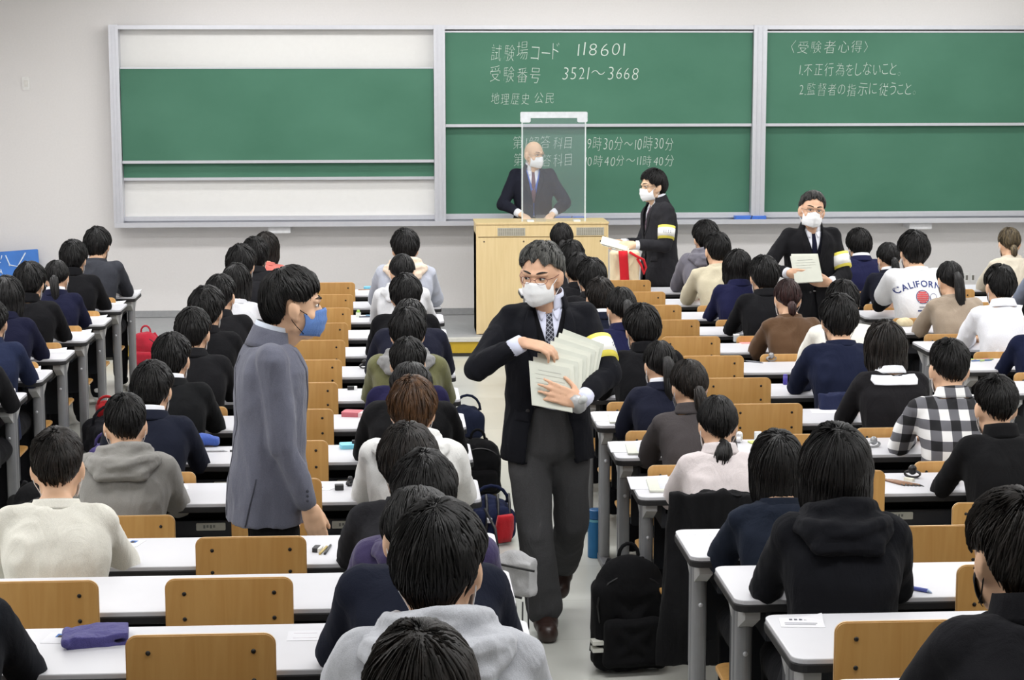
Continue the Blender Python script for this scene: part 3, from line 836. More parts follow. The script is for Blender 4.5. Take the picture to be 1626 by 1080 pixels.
def acrylic():
    m = bpy.data.materials.new('acrylic_clear'); m.use_nodes = True; nt = m.node_tree; nt.nodes.clear()
    o = nt.nodes.new('ShaderNodeOutputMaterial'); tr = nt.nodes.new('ShaderNodeBsdfTransparent'); df = nt.nodes.new('ShaderNodeBsdfDiffuse'); gl = nt.nodes.new('ShaderNodeBsdfGlossy')
    tr.inputs[0].default_value = (.97, .98, .99, 1); df.inputs[0].default_value = (.75, .80, .88, 1); gl.inputs['Roughness'].default_value = .12
    m1 = nt.nodes.new('ShaderNodeMixShader'); m1.inputs[0].default_value = .055; m2 = nt.nodes.new('ShaderNodeMixShader'); m2.inputs[0].default_value = .04
    nt.links.new(tr.outputs[0], m1.inputs[1]); nt.links.new(df.outputs[0], m1.inputs[2]); nt.links.new(m1.outputs[0], m2.inputs[1]); nt.links.new(gl.outputs[0], m2.inputs[2]); nt.links.new(m2.outputs[0], o.inputs[0])
    return m
acm = acrylic(); wpl = plain('white_plastic', (226, 230, 234), .4)
sc_ = empty('acrylic_screen', (1.384, 16.22, PLZ + .962)); tag(sc_, 'clear acrylic splash screen with white top bracket standing on the lectern', 'screen')
put('panel', MB().rbox(-.272, .272, -.003, .003, 0, .93, .01, 1).mesh('panel'), acm, sc_)
b = MB(); b.rbox(-.288, .288, -.012, .012, .885, .938, .012, 1)
put('bracket', b.mesh('bracket'), wpl, sc_)
for s in (-1, 1):
    put('bracket_end', MB().rbox(min(s * .288, s * .20), max(s * .288, s * .20), -.0125, .0125, .848, .90, .014, 1).mesh('bracket_end'), wpl, sc_)
    put('edge_strip', MB().box(s * .272 - .006, s * .272 + .006, -.006, .006, .0, .86).mesh('edge_strip'), plain('strip_clear', (214, 222, 222), .3), sc_)
    put('foot', MB().rbox(s * .2 - .03, s * .2 + .03, -.05, .05, 0.0, .012, .01, 2).mesh('foot'), wpl, sc_)
o = MB().rbox(-.045, .045, -.004, .004, 0, .06, .008, 1).put('name_stand', acm, None, Matrix.Translation((1.27, 16.17, PLZ + .962)))
tag(o, 'small clear acrylic stand on the lectern top in front of the bald man', 'stand')

# ------------------------------------------------------------------ desks
ROWY = {k + 1: 14.282 - .7694 * k for k in range(10)}; ROWY.update({11: 6.03, 12: 5.22, 13: 4.44, 14: 3.66, 15: 2.88})
ROWZ = {k: 0.0 for k in range(1, 11)}; ROWZ.update({11: .10, 12: .185, 13: .26, 14: .34, 15: .42})
BLK = {'A': (-1.946 - 1.62, 'in the leftmost block'), 'B': (.342 - 1.62, 'left of the centre aisle'), 'C': (.974, 'right of the centre aisle'), 'D': (3.25, 'in the rightmost block')}
SEATX = {k: [v[0] + .27, v[0] + .81, v[0] + 1.35] for k, v in BLK.items()}
ORD = ['', 'first', 'second', 'third', 'fourth', 'fifth', 'sixth', 'seventh', 'eighth', 'ninth', 'tenth', 'eleventh', 'twelfth', 'thirteenth', 'fourteenth', 'fifteenth']
laminate = plain('desk_laminate', (203, 203, 208), .42, vary=.008, scale=14)
edgeb = plain('desk_edge', (28, 28, 30), .55)
darkp = plain('desk_panel', (40, 43, 50), .6, vary=.08)
legm = plain('leg_grey', (140, 141, 144), .42, .25, vary=.03)
legl = plain('bracket_grey', (176, 176, 176), .5, vary=.03)
platem = plain('number_plate', (196, 196, 186), .6)
boltm = plain('bolt_black', (24, 20, 17), .45)
def make_desk():
    t = empty('desk')
    put('desk_top', MB().rbox(-.81, .81, -.193, .193, .702, .7205, .035, 2).bevel('desk_top', .003), laminate, t)
    put('edge_band', MB().rbox(-.813, .813, -.196, .196, .684, .708, .037, 2).bevel('edge_band', .004), edgeb, t)
    put('front_panel', MB().rbox(-.70, .70, .150, .165, .33, .684, .012, 1).mesh('front_panel'), darkp, t)
    sh = MB(); sh.box(-.70, .70, -.11, .15, .572, .584); sh.box(-.70, .70, -.112, -.100, .572, .632); sh.box(-.705, -.69, -.11, .15, .572, .684); sh.box(.69, .705, -.11, .15, .572, .684)
    o = put('book_shelf', sh.mesh('book_shelf'), darkp, t)
    for x in (-.27, .27):
        p = put('number_plate', MB().rbox(x - .058, x + .058, -.120, -.110, .594, .624, .004, 1).mesh('number_plate'), platem, t)
        m = MB()
        for k in range(4): m.box(x - .03 + k * .013, x - .022 + k * .013, -.1208, -.119, .603 + .003 * (k % 2), .616)
        put('plate_marks', m.mesh('plate_marks'), plain('print_grey', (120, 122, 118), .8), p)
    for s in (-1, 1):
        g = MB(); xa = s * .755
        g.rbox(xa - .024, xa + .024, -.062, .062, .03, .66, .022, 2)
        g.box(xa - .0265, xa + .0265, -.006, .006, .04, .66)
        o = put('leg', g.bevel('leg', .002, 1), legm, t)
        a = MB(); v = []
        for x in (xa - .022, xa + .022): v += [(x, -.165, .684), (x, .165, .684), (x, .165, .662), (x, .055, .60), (x, -.055, .60), (x, -.165, .655)]
        a.add(v, [tuple(range(6)), tuple(range(6, 12))[::-1]] + [(i, (i + 1) % 6, (i + 1) % 6 + 6, i + 6) for i in range(6)])
        put('bracket', a.mesh('bracket'), legl, o)
        put('foot_bar', MB().rbox(xa - .028, xa + .028, -.19, .19, 0, .034, .024, 2).bevel('foot_bar', .006), legm, o)
        put('bolt', MB().ell((xa + s * .0, -.064, .52), (.008, .004, .008), n=8, m=6).mesh('bolt', True), alu, o)
        put('side_panel', MB().rbox(xa - .006, xa + .006, .055, .165, .25, .684, .006, 0).mesh('side_panel'), darkp, t)
    return t
desk0 = make_desk()
first = True
DESKS = []
for bk in 'ABCD':
    rows = {'A': range(1, 9), 'B': range(1, 15), 'C': range(1, 15), 'D': range(1, 8)}[bk]
    for r in rows:
        d = desk0 if first else copy_tree(desk0); first = False
        d.location = (BLK[bk][0] + .81, ROWY[r] + .193, ROWZ[r])
        tag(d, 'long white-topped desk with black edge, %s from the chalkboard, %s' % (ORD[r], BLK[bk][1]), 'desk', 'desks ' + BLK[bk][1])

# ------------------------------------------------------------------ chairs on swing arms
ply = wood('chair_plywood', (192, 142, 78), (210, 164, 100), .35, (10, 10, .9), 2.4)
plye = plain('plywood_edge', (214, 184, 140), .5)
steel = plain('chair_steel', (58, 58, 62), .4, .5)
def make_chair():
    t = empty('chair')
    rows = []; n = 6
    pr = MB().rbox(-.1785, .1785, -.006, .006, .565, .825, .028, 1, 6)
    me = pr.mesh('backrest'); bm = bmesh.new(); bm.from_mesh(me)
    bmesh.ops.bevel(bm, geom=[e for e in bm.edges if e.is_manifold and e.calc_face_angle(0) > 1.2], offset=.003, segments=2, affect='EDGES'); bm.to_mesh(me); bm.free()
    me.materials.append(None); me.materials.append(plye)
    for p in me.polygons:
        if abs(p.normal.y) < .7: p.material_index = 1
    bk = put('backrest', me, ply, t)
    for x in (-.125, .125):
        for z in (.7815, .7085):
            put('bolt', MB().ell((x, -.0065, z), (.0062, .0035, .0062), n=10, m=6).mesh('bolt', True), boltm, t)
    put('seat', MB().rbox(-.19, .19, .04, .36, .405, .420, .05, 2).bevel('seat', .004), ply, t)
    f = MB()
    for x in (-.125, .125): f.tube([(x, .014, .80), (x, .014, .60), (x, .018, .46), (x, .05, .392), (x, .30, .392)], .0095, 8)
    f.tube([(-.125, .20, .392), (.125, .20, .392)], .012, 8); f.tube([(0, .20, .385), (0, .22, .30), (0, .40, .24), (0, .48, .24)], .018, 10)
    put('frame', f.mesh('frame', True), steel, t)
    return t
chair0 = make_chair(); chair0.hide_render = False
_nch = [0]
def chair(x, y, z, label, group, rz=0.0):
    c = chair0 if _nch[0] == 0 else copy_tree(chair0); _nch[0] += 1
    c.location = (x, y, z); c.rotation_euler = (0, 0, rz); tag(c, label, 'chair', group)
    return c
SEATN = ['left', 'middle', 'right']
def free_chair(bk, r, i):
    chair(SEATX[bk][i], ROWY[r] - .035, ROWZ[r], 'empty plywood chair, %s seat, %s desk from the chalkboard, %s' % (SEATN[i], ORD[r], BLK[bk][1]), 'empty chairs ' + BLK[bk][1])
for r in range(1, 14): free_chair('B', r, 1)
free_chair('B', 12, 0)
for r in range(1, 14): free_chair('C', r, 1)
free_chair('C', 13, 0); free_chair('C', 11, 2); free_chair('C', 12, 2)
for r in range(1, 8): free_chair('D', r, 1)
for r in (3, 4, 5): free_chair('D', r, 2)
for r in range(1, 4): free_chair('A', r, 1)

# ------------------------------------------------------------------ seated students, one by one
HS['curly'] = dict(thick=.030, nape=.05, side=104, fade=.2, front=108)
HMAT = {'HAIR': HAIR, 'HAIRB': HAIRB, 'HAIRR': HAIRR, 'HAIRD': HAIRD, 'HAIRBL': HAIRBL}
PEOPLE = {}
_o_seated = seated
def seated(fem=False, yaw=0, pitch=14, roll=0, reach=0.0):
    J = _o_seated(fem, yaw, pitch, roll, reach)
    if pitch >= 45:                                    # bent low over the paper
        J['head'] = head_matrix(Vector((0, .085, 1.035)), yaw, pitch, roll)
    return J
rngp = random.Random(11)
def seat_person(bk, r, x, s, fem, hair, hm, pose, kind, rgb, mask, short, label, opt={}):
    mat = checked('cloth_checked') if rgb == 'check' else cloth('cloth_%d_%d_%d' % tuple(rgb), rgb, vary=.05 if max(rgb) < 70 else .10, fold=.45)
    near = r >= 9
    root, top, J = student(x, ROWY[r], ROWZ[r], s, R(rngp.uniform(-3, 3)), bool(fem), hair, hm, pose, kind, mat, label, mask, var=r + ord(bk),
                           nlock=900 if r >= 11 else 620 if near else 320, legs=(cloth('shoe_white', (226, 226, 226)) if r in (2, 5) else True) if bk == 'A' else False)
    if 'hood' in opt:
        hmn = cloth('cloth_%d_%d_%d' % opt['hood'], opt['hood'])
        for c in top.children: c.material_slots[0].material = hmn
    if opt.get('band'):
        b = MB(); pts = []
        for i in range(15):
            t = PI * i / 14; pts.append((.093 * math.cos(t), .012, .028 + .118 * math.sin(t)))
        b.tube(pts, .006, 8); b.put('hairband', plain('hairband_black', (30, 30, 34), .35), root, J['head'], True)
    PEOPLE[(bk, r, 0 if x < BLK[bk][0] + .6 else 2)] = (root, top, short)
    occ = min(range(3), key=lambda i: abs(SEATX[bk][i] - x))
    if r < 14:
        chair(SEATX[bk][occ] + (.0 if abs(SEATX[bk][occ] - x) < .12 else .5 * (x - SEATX[bk][occ])), ROWY[r] - .345, ROWZ[r] - .065, 'plywood chair behind ' + short, 'occupied chairs ' + BLK[bk][1])
    return root
seat_person('A',1,-2.212,0.978,0,('full', 0),HAIR,(-6, 10, 0),'sweater',(64, 66, 73),'w','the student in dark grey sweater','person in a plain dark grey sweater at the front desk of the leftmost block')
seat_person('A',2,-2.263,0.955,0,('full', 1),HAIR,(-8, 8, 0),'gakuran',(27, 27, 30),'w','the black-clad student behind the dark grey sweater','black-jacketed person with white mask right behind the dark grey sweater, leftmost block')
seat_person('A',3,-2.250,0.913,1,('tied', 0, 'mid'),HAIR,(0, 16, 0),'blazer',(33, 35, 60),'w','the ponytailed student in the leftmost block','person with a ponytail and navy blazer, third desk of the leftmost block')
seat_person('A',4,-2.282,0.955,0,('full', 2),HAIR,(-6, 14, 0),'gakuran',(27, 27, 30),'w','the black-clad student at the fourth desk of the leftmost block','person in black jacket at the fourth desk of the leftmost block')
seat_person('A',5,-2.273,0.953,1,('long', 0),HAIR,(-8, 12, 0),'suit',(32, 34, 58),'w','the long-haired student in the leftmost block','long-haired person in dark navy jacket, fifth desk of the leftmost block')
seat_person('A',6,-2.203,0.915,0,('short', 1),HAIR,(0, 12, 0),'suit',(44, 52, 80),'w','the blue-jacketed student at the far left','person in slate blue jacket at the sixth desk of the leftmost block')
seat_person('A',7,-2.157,0.921,0,('short', 2),HAIR,(0, 12, 0),'suit',(36, 36, 39),'w','the student at the seventh desk of the leftmost block','person in dark suit at the seventh desk of the leftmost block')
seat_person('B',1,-0.959,0.942,1,('bob', 0),HAIRD,(-10, 4, 0),'sweater',(196, 108, 98),'b','the coral-topped student','person in coral pink top at the front desk, against the white wall')
seat_person('B',2,-0.984,0.969,1,('bowl', 1),HAIR,(-6, 8, 0),'suit',(36, 36, 39),'w','the student behind the coral top','dark-suited person with bowl-cut hair directly behind the coral pink top')
seat_person('B',3,-1.025,0.980,0,('full', 0),HAIR,(-10, 10, 0),'suit',(34, 34, 38),'w','the dark-suited student at the third desk','dark-suited person with white mask between the bowl-cut and long-haired neighbours')
seat_person('B',4,-0.993,0.942,1,('long', 1),HAIR,(-4, 12, 0),'sweater',(206, 207, 212),'w','the long-haired student in light grey','long-haired person in a light grey sweater, left of the centre aisle')
seat_person('B',5,-1.027,0.954,0,('short', 0),HAIR,(-6, 14, 0),'suit',(35, 35, 38),'w','the student behind the light grey sweater','dark-suited person directly behind the long-haired light grey sweater')
seat_person('B',6,-1.033,0.965,0,('full', 2),HAIR,(-8, 10, 0),'suit',(27, 27, 30),'w','the tall-haired student at the sixth desk','black-suited person at the sixth desk in the column left of the empty chairs')
seat_person('B',7,-1.030,0.951,0,('short', 1),HAIR,(-8, 12, 0),'suit',(31, 31, 34),'w','the student at the seventh desk left of the empty chairs','black-suited person at the seventh desk in the column left of the empty chairs')
seat_person('B',8,-1.050,0.933,0,('short', 2),HAIR,(-6, 12, 0),'blazer',(30, 31, 33),'w','the black-suited student two seats ahead of the grey hoodie','black-suited person two desks ahead of the dark grey hoodie, left of the standing man')
seat_person('B',9,-1.045,0.921,0,('short', 0),HAIR,(-4, 10, 0),'blazer',(35, 39, 54),'w','the navy-suited student just ahead of the grey hoodie','navy-suited person with white shirt collar just ahead of the grey hoodie')
seat_person('B',10,-1.052,0.913,0,('crop', 1),HAIR,(4, 10, 0),'hoodie',(138, 136, 132),'w','the student in mid grey hoodie','person in a mid grey hooded sweatshirt, left of the standing grey-jacketed man')
seat_person('B',11,-1.082,0.927,0,('crop', 0),HAIRD,(0, 4, 0),'sweater',(226, 224, 214),'w','the cream-sweatered student','person in cream white sweater with cropped nape at the lower left')
seat_person('B',13,-1.087,0.913,0,('short', 1),HAIR,(0, 12, 0),'suit',(36, 38, 44),'w','the student at the lower left corner','dark-suited person cut off at the lower left corner, behind the folded purple towel')
seat_person('B',2,0.086,1.006,0,('full', 1),HAIR,(0, 12, 0),'hoodie',(172, 176, 188),'w','the student in pale blue-grey','person in pale blue-grey top with peach hood, nearest the lectern left of the aisle',{'hood': (222, 202, 182)})
seat_person('B',3,0.058,0.931,1,('tied', 1, 'low'),HAIR,(0, 16, 0),'hoodie',(206, 207, 210),'w','the hairbanded student','person with a hairband and very light grey hood, left of the centre aisle',{'band': 1})
seat_person('B',5,0.072,0.947,0,('full', 0),HAIR,(0, 14, 0),'blazer',(27, 27, 30),'w','the black-blazered student behind the hairband','black-blazered person with white collar peeking out, behind the hairband wearer')
seat_person('B',6,0.090,0.970,0,('short', 1),HAIR,(0, 50, 0),'suit',(36, 38, 54),'w','the bowed student in dark navy','navy-jacketed person bending forward, shoulders showing behind the olive jacket wearer’s head')
seat_person('B',7,0.070,0.938,0,('full', 2),HAIR,(0, 14, 0),'hoodie',(100, 100, 68),'w','the olive-jacketed student','person in olive green jacket with grey hood, left of the centre aisle',{'hood': (128, 128, 128)})
seat_person('B',8,0.064,0.906,0,('short', 0),HAIR,(0, 16, 0),'suit',(44, 41, 78),'w','the purple-navy-jacketed student','person in purple-navy jacket directly in front of the brown-haired one')
seat_person('B',9,0.070,0.970,0,('short', 2),HAIR,(0, 55, 0),'suit',(27, 27, 29),'w','the bowed black-jacketed student','black-jacketed person bending forward, hidden behind the brown-haired head')
seat_person('B',10,0.071,0.952,0,('full', 1),HAIRB,(0, 14, 0),'hoodie',(226, 226, 224),'w','the brown-haired student','brown-haired person in a white hoodie, left of the centre aisle')
seat_person('B',11,0.043,0.919,0,('curly', 0),HAIRD,(4, 16, 0),'sweater',(50, 50, 54),'w','the curly-haired student','person with thick curly dark hair and charcoal top, behind the white hoodie')
seat_person('B',12,0.080,0.914,0,('full', 0),HAIR,(0, 14, 0),'hoodie',(66, 58, 94),'w','the purple-hooded student','person in a purple hooded sweatshirt, left of the centre aisle')
seat_person('B',13,0.060,0.970,0,('short', 0),HAIR,(0, 50, 0),'suit',(37, 41, 56),'w','the bowed navy-blazered student','person in navy blazer bending forward, between the purple and light grey hoodies')
seat_person('B',14,0.080,0.967,0,('short', 0),HAIR,(-14, 10, 0),'hoodie',(188, 190, 197),'w','the student in light heather hoodie','person in light heather-grey hoodie at the bottom, large dark head left of the aisle')
seat_person('B',15,0.037,0.890,1,('long', 2),HAIRD,(0, 8, 0),'sweater',(40, 40, 44),'w','the nearest student','nearest person, only the crown of smooth dark hair showing at the bottom edge')
seat_person('C',1,1.279,0.995,1,('tied', 2, 'mid'),HAIR,(0, 8, 0),'sweater',(200, 197, 190),'w','the student before the lectern','long-tailed person in pale beige top right in front of the lectern')
seat_person('C',2,1.287,0.940,0,('short', 1),HAIR,(0, 10, 0),'suit',(36, 36, 39),'w','the second student from the lectern','black-haired person in dark suit, second from the lectern, right of the aisle')
seat_person('C',3,1.253,0.927,0,('short', 2),HAIR,(0, 12, 0),'suit',(27, 27, 30),'w','the third student from the lectern','black-haired person in black suit, third from the lectern, right of the aisle')
seat_person('C',4,1.266,0.954,0,('full', 0),HAIR,(4, 12, 0),'suit',(30, 30, 33),'w','the fourth student from the lectern','black-suited person with full hair, fourth from the lectern, right of the aisle')
seat_person('C',5,1.238,0.925,0,('short', 0),HAIRD,(0, 14, 0),'blazer',(33, 37, 54),'w','the white-collared student behind the walking man','short-haired person in navy with white collar, just right of the walking man')
seat_person('C',6,1.273,0.956,1,('tied', 0, 'long'),HAIR,(6, 14, 0),'suit',(36, 38, 74),'w','the long-ponytailed student in navy','person with long dark ponytail and royal navy blazer, sixth desk right of the aisle')
seat_person('C',7,1.288,0.947,0,('full', 2),HAIR,(6, 12, 0),'gakuran',(24, 24, 27),'w','the student in black school uniform right of the aisle','person in black standing-collar jacket at the seventh desk right of the aisle')
seat_person('C',8,1.275,0.890,1,('tied', 1, 'long'),HAIR,(8, 12, 0),'blazer',(34, 37, 54),'w','the ponytailed student with white collar','ponytailed person in dark navy blazer with white collar, eighth desk right of the aisle')
seat_person('C',9,1.296,0.912,1,('tied', 2, 'mid'),HAIRD,(14, 12, 0),'shirt',(88, 83, 84),'g','the ponytailed student in taupe','ponytailed person in collared taupe-grey top with grey mask')
seat_person('C',10,1.288,0.890,1,('tied', 0, 'low'),HAIR,(6, 14, 0),'shirt',(208, 199, 199),'w','the student in pale pink','person in pale pink top with a short low ponytail')
seat_person('C',11,1.254,0.895,1,('long', 1),HAIR,(0, 8, 0),'sweater',(36, 43, 58),'w','the long-haired student in dark blue','person with straight long dark hair and dark blue top, left of the black hoodie')
seat_person('C',12,1.255,0.961,1,('longbob', 0),HAIR,(0, 8, 0),'hoodie',(28, 29, 34),None,'the student in the black hoodie','broad person in black hoodie with thick bobbed hair, in the right foreground')
seat_person('C',14,1.254,0.969,0,('short', 1),HAIRD,(12, 6, 0),'gakuran',(36, 36, 40),'b','the student at the lower right corner','person in charcoal suit with black mask strap at the lower right corner',{'nohood': 1})
seat_person('C',1,2.387,0.997,0,('full', 2),HAIR,(8, 8, 0),'hoodie',(104, 102, 111),'w','the student in dark grey hood','front-desk person in smoky grey hooded top, left of the standing man with a paper stack')
seat_person('C',2,2.342,0.981,0,('short', 0),HAIR,(8, 8, 0),'sweater',(196, 187, 162),'b','the beige-sweatered student','person in beige sweater with black mask strap, second desk right of the aisle')
seat_person('C',3,2.349,0.935,1,('bob', 1),HAIR,(0, 12, 0),'suit',(34, 36, 70),'w','the bobbed student in navy','person with glossy dark bob and royal navy jacket')
seat_person('C',4,2.379,0.960,0,('full', 1),HAIR,(0, 12, 0),'suit',(28, 28, 31),'w','the black-suited student left of the standing man','black-suited person in front of the brown-sweatered one')
seat_person('C',5,2.374,0.918,1,('tied', 1, 'bun'),HAIRR,(0, 12, 0),'sweater',(92, 68, 48),'w','the brown-sweatered student','person in brown sweater with reddish short ponytail')
seat_person('C',6,2.526,0.973,0,('short', 2),HAIR,(0, 12, 0),'sweater',(232, 230, 221),'w','the student in ivory sweater','person in ivory sweater mostly hidden by the navy-sweatered one behind')
seat_person('C',7,2.321,0.979,0,('full', 0),HAIR,(0, 14, 0),'sweater',(32, 38, 62),'w','the navy-sweatered student','person in plain navy sweater right behind the ivory sweater')
seat_person('C',8,2.369,0.950,1,('bob', 2),HAIRD,(0, 14, 0),'sailor',(36, 35, 38),'w','the bobbed student with wide white collar','person with chin-length bob, black jacket and wide flat white collar')
seat_person('C',9,2.451,0.969,0,('crop', 1),HAIR,(0, 10, 0),'shirt','check','w','the checked-shirted student','person in black and white checked shirt')
seat_person('C',10,2.415,0.940,0,('crop', 0),HAIR,(0, 12, 0),'gakuran',(29, 29, 31),'w','the student in black uniform on the right','person in black standing-collar uniform behind the checked shirt')
seat_person('D',1,3.576,0.946,1,('bowl', 2),HAIR,(10, 10, 0),'blazer',(34, 36, 70),'w','the navy-blazered student by the right board','person with bowl-cut hair and navy blazer, right of the man with the paper stack')
seat_person('D',2,3.603,0.921,1,('tied', 0, 'mid'),HAIR,(10, 12, 0),'blazer',(32, 34, 46),'w','the ponytailed student beside the lettered t-shirt','ponytailed person in dark blazer, left of the lettered white t-shirt')
seat_person('D',3,3.571,1.030,0,('full', 0),HAIR,(6, 10, 0),'tee',(234, 235, 238),'w','the lettered t-shirt wearer','person in white t-shirt with arched blue lettering over black sleeves')
seat_person('D',4,3.601,0.934,1,('tied', 1, 'long'),HAIR,(4, 14, 0),'sweater',(160, 145, 128),'w','the ponytailed student in taupe knit','person with long ponytail and sand-coloured sweater in the rightmost block')
seat_person('D',5,3.680,0.974,0,('short', 1),HAIR,(6, 12, 0),'shirt',(236, 237, 243),'w','the white-shirted student','person in plain white shirt with tousled hair in the rightmost block')
seat_person('D',6,3.655,0.898,0,('short', 2),HAIR,(0, 12, 0),'suit',(32, 38, 66),'w','the navy student at the far right','person in navy at the right edge, behind the white shirt')
seat_person('D',1,4.751,0.952,1,('tied', 2, 'bun'),HAIRBL,(0, 12, 0),'sweater',(196, 187, 170),'w','the light-haired student','person with lightened tied-up hair and beige top near the right wall outlets')
seat_person('D',2,4.766,0.911,0,('short', 0),HAIR,(0, 12, 0),'sweater',(122, 130, 148),'w','the blue-grey student at the far right','person in blue-grey top at the right edge, behind the light-haired one')

# ------------------------------------------------------------------ standing staff
def standing(yaw=0, pitch=5, roll=0, hx=0.0, hy=.030, w=1.0, lean=0.0):
    v = Vector
    J = dict(fem=False, neck=1.02, sq=2.4, cuff=.76)
    ln = lambda z: lean * max(0, z - .95)
    J['secs'] = [(0, ln(z) + y, z, a * w, b * w) for y, z, a, b in ((0, .80, .165, .108), (0, .90, .170, .112), (0, 1.0, .158, .106), (.004, 1.12, .152, .104), (0, 1.24, .165, .108), (-.004, 1.33, .168, .102), (-.010, 1.385, .138, .080), (-.014, 1.425, .080, .060), (-.010, 1.455, .056, .054))]
    l = ln(1.42)
    J['c7'] = v((0, l - .012, 1.428)); J['head'] = head_matrix(v((hx, l + hy, 1.553)), yaw, pitch, roll)
    for s, q in ((-1, 'L'), (1, 'R')):
        J['sh' + q] = v((s * .165 * w, l - .012, 1.358))
        J['hip' + q] = v((s * .088, 0, .88)); J['kn' + q] = v((s * .095, .03, .47)); J['an' + q] = v((s * .10, -.02, .09)); J['to' + q] = v((s * .12, .12, .036))
    return J
def arms(J, q, wrist, pole, hand):
    J['wr' + q] = Vector(wrist); J['el' + q] = ik(J['sh' + q], wrist, .290, .250, pole); J['hand' + q] = hand
def cut_front(me, gap, y0=0.0):
    """open a garment at the front where |x| < gap(z), then even out the cut edge"""
    bm = bmesh.new(); bm.from_mesh(me)
    kill = [f for f in bm.faces if f.normal.y > -.25 and f.calc_center_median().y > y0 and abs(f.calc_center_median().x) < gap(f.calc_center_median().z)]
    bmesh.ops.delete(bm, geom=kill, context='FACES')
    for _ in range(8):
        be = [e for e in bm.edges if e.is_boundary]; nb = {}
        for e in be:
            a, b = e.verts; nb.setdefault(a, []).append(b); nb.setdefault(b, []).append(a)
        new = {v: v.co * .4 + sum((n.co for n in ns), Vector()) * (.6 / len(ns)) for v, ns in nb.items()}
        for v, c in new.items(): v.co = c
    bm.to_mesh(me); bm.free()
    return me
def interp(tab):
    def f(z):
        if z <= tab[0][0]: return tab[0][1]
        for (a, p), (b, q) in zip(tab, tab[1:]):
            if z <= b: return p + (q - p) * (z - a) / (b - a)
        return tab[-1][1]
    return f
def face_parts(root, J, brow=(30, 26, 24), glasses=None, gaze=0.0, closed=.55, age=0):
    M = J['head']; dark = plain('brow_%d' % brow[0], brow, .8); eye = plain('eye_white', (226, 222, 216), .3); iris = plain('iris_dark', (34, 24, 20), .2)
    for s in (-1, 1):
        e = MB(); e.ell((s * .0315, .0795, .010), (.0135, .0085, .0075 * closed + .002), n=14, m=10)
        eo = e.put('eye', eye, root, M, True)
        MB().ell((s * .0315 + gaze * .006, .0865, .009), (.0055, .003, .0060 * closed + .0015), n=12, m=8).put('iris', iris, eo, None, True)
        l = MB(); l.tube([(s * .0315 + .015 * t, .0835 + .0065 * (1 - t * t), .0115 + .0050 * (1 - t * t) * (closed + .4)) for t in (-1, -.6, -.2, .2, .6, 1)], .0016, 6)
        l.put('eyelid', dark, root, M, True)
        b = MB(); b.tube([(s * (.012 + .042 * t), .0985 - .026 * t * t, .033 + .007 * math.sin(t * 2.4)) for t in (0, .2, .4, .6, .8, 1)], [.0022, .0036, .0040, .0036, .0028, .0010], 6)
        b.put('eyebrow', dark, root, M, True)
    if glasses:
        g = MB()
        for s in (-1, 1):
            pts = [(s * .034 + .024 * math.cos(t), .106 - .010 * abs(math.cos(t) * s + .0) * 0 - .016 * max(0, s * math.cos(t)), .006 + .0155 * math.sin(t)) for t in np.linspace(0, 2 * PI, 19)]
            g.tube(pts, .0011, 6); g.tube([(s * .057, .091, .010), (s * .076, .055, .012), (s * .083, .0, .016), (s * .085, -.02, .006)], .0013, 6)
        g.tube([(-.010, .108, .008), (0, .112, .011), (.010, .108, .008)], .0012, 6)
        g.put('glasses', plain('frame_%d' % glasses[0], glasses, .3, .6), root, M, True)
def trunk_mesh(name, J, e, z0):
    mb = MB(); mb.loft(torso_secs(J, e, z0), p=2.4)
    for s, q in ((-1, 'L'), (1, 'R')): mb.cone(J['c7'] + Vector((0, -.006, -.05)), J['sh' + q] + Vector((-s * .05, 0, -.005)), .034 + e, .034 + e)
    return skin_over(mb, name, .009, 4)
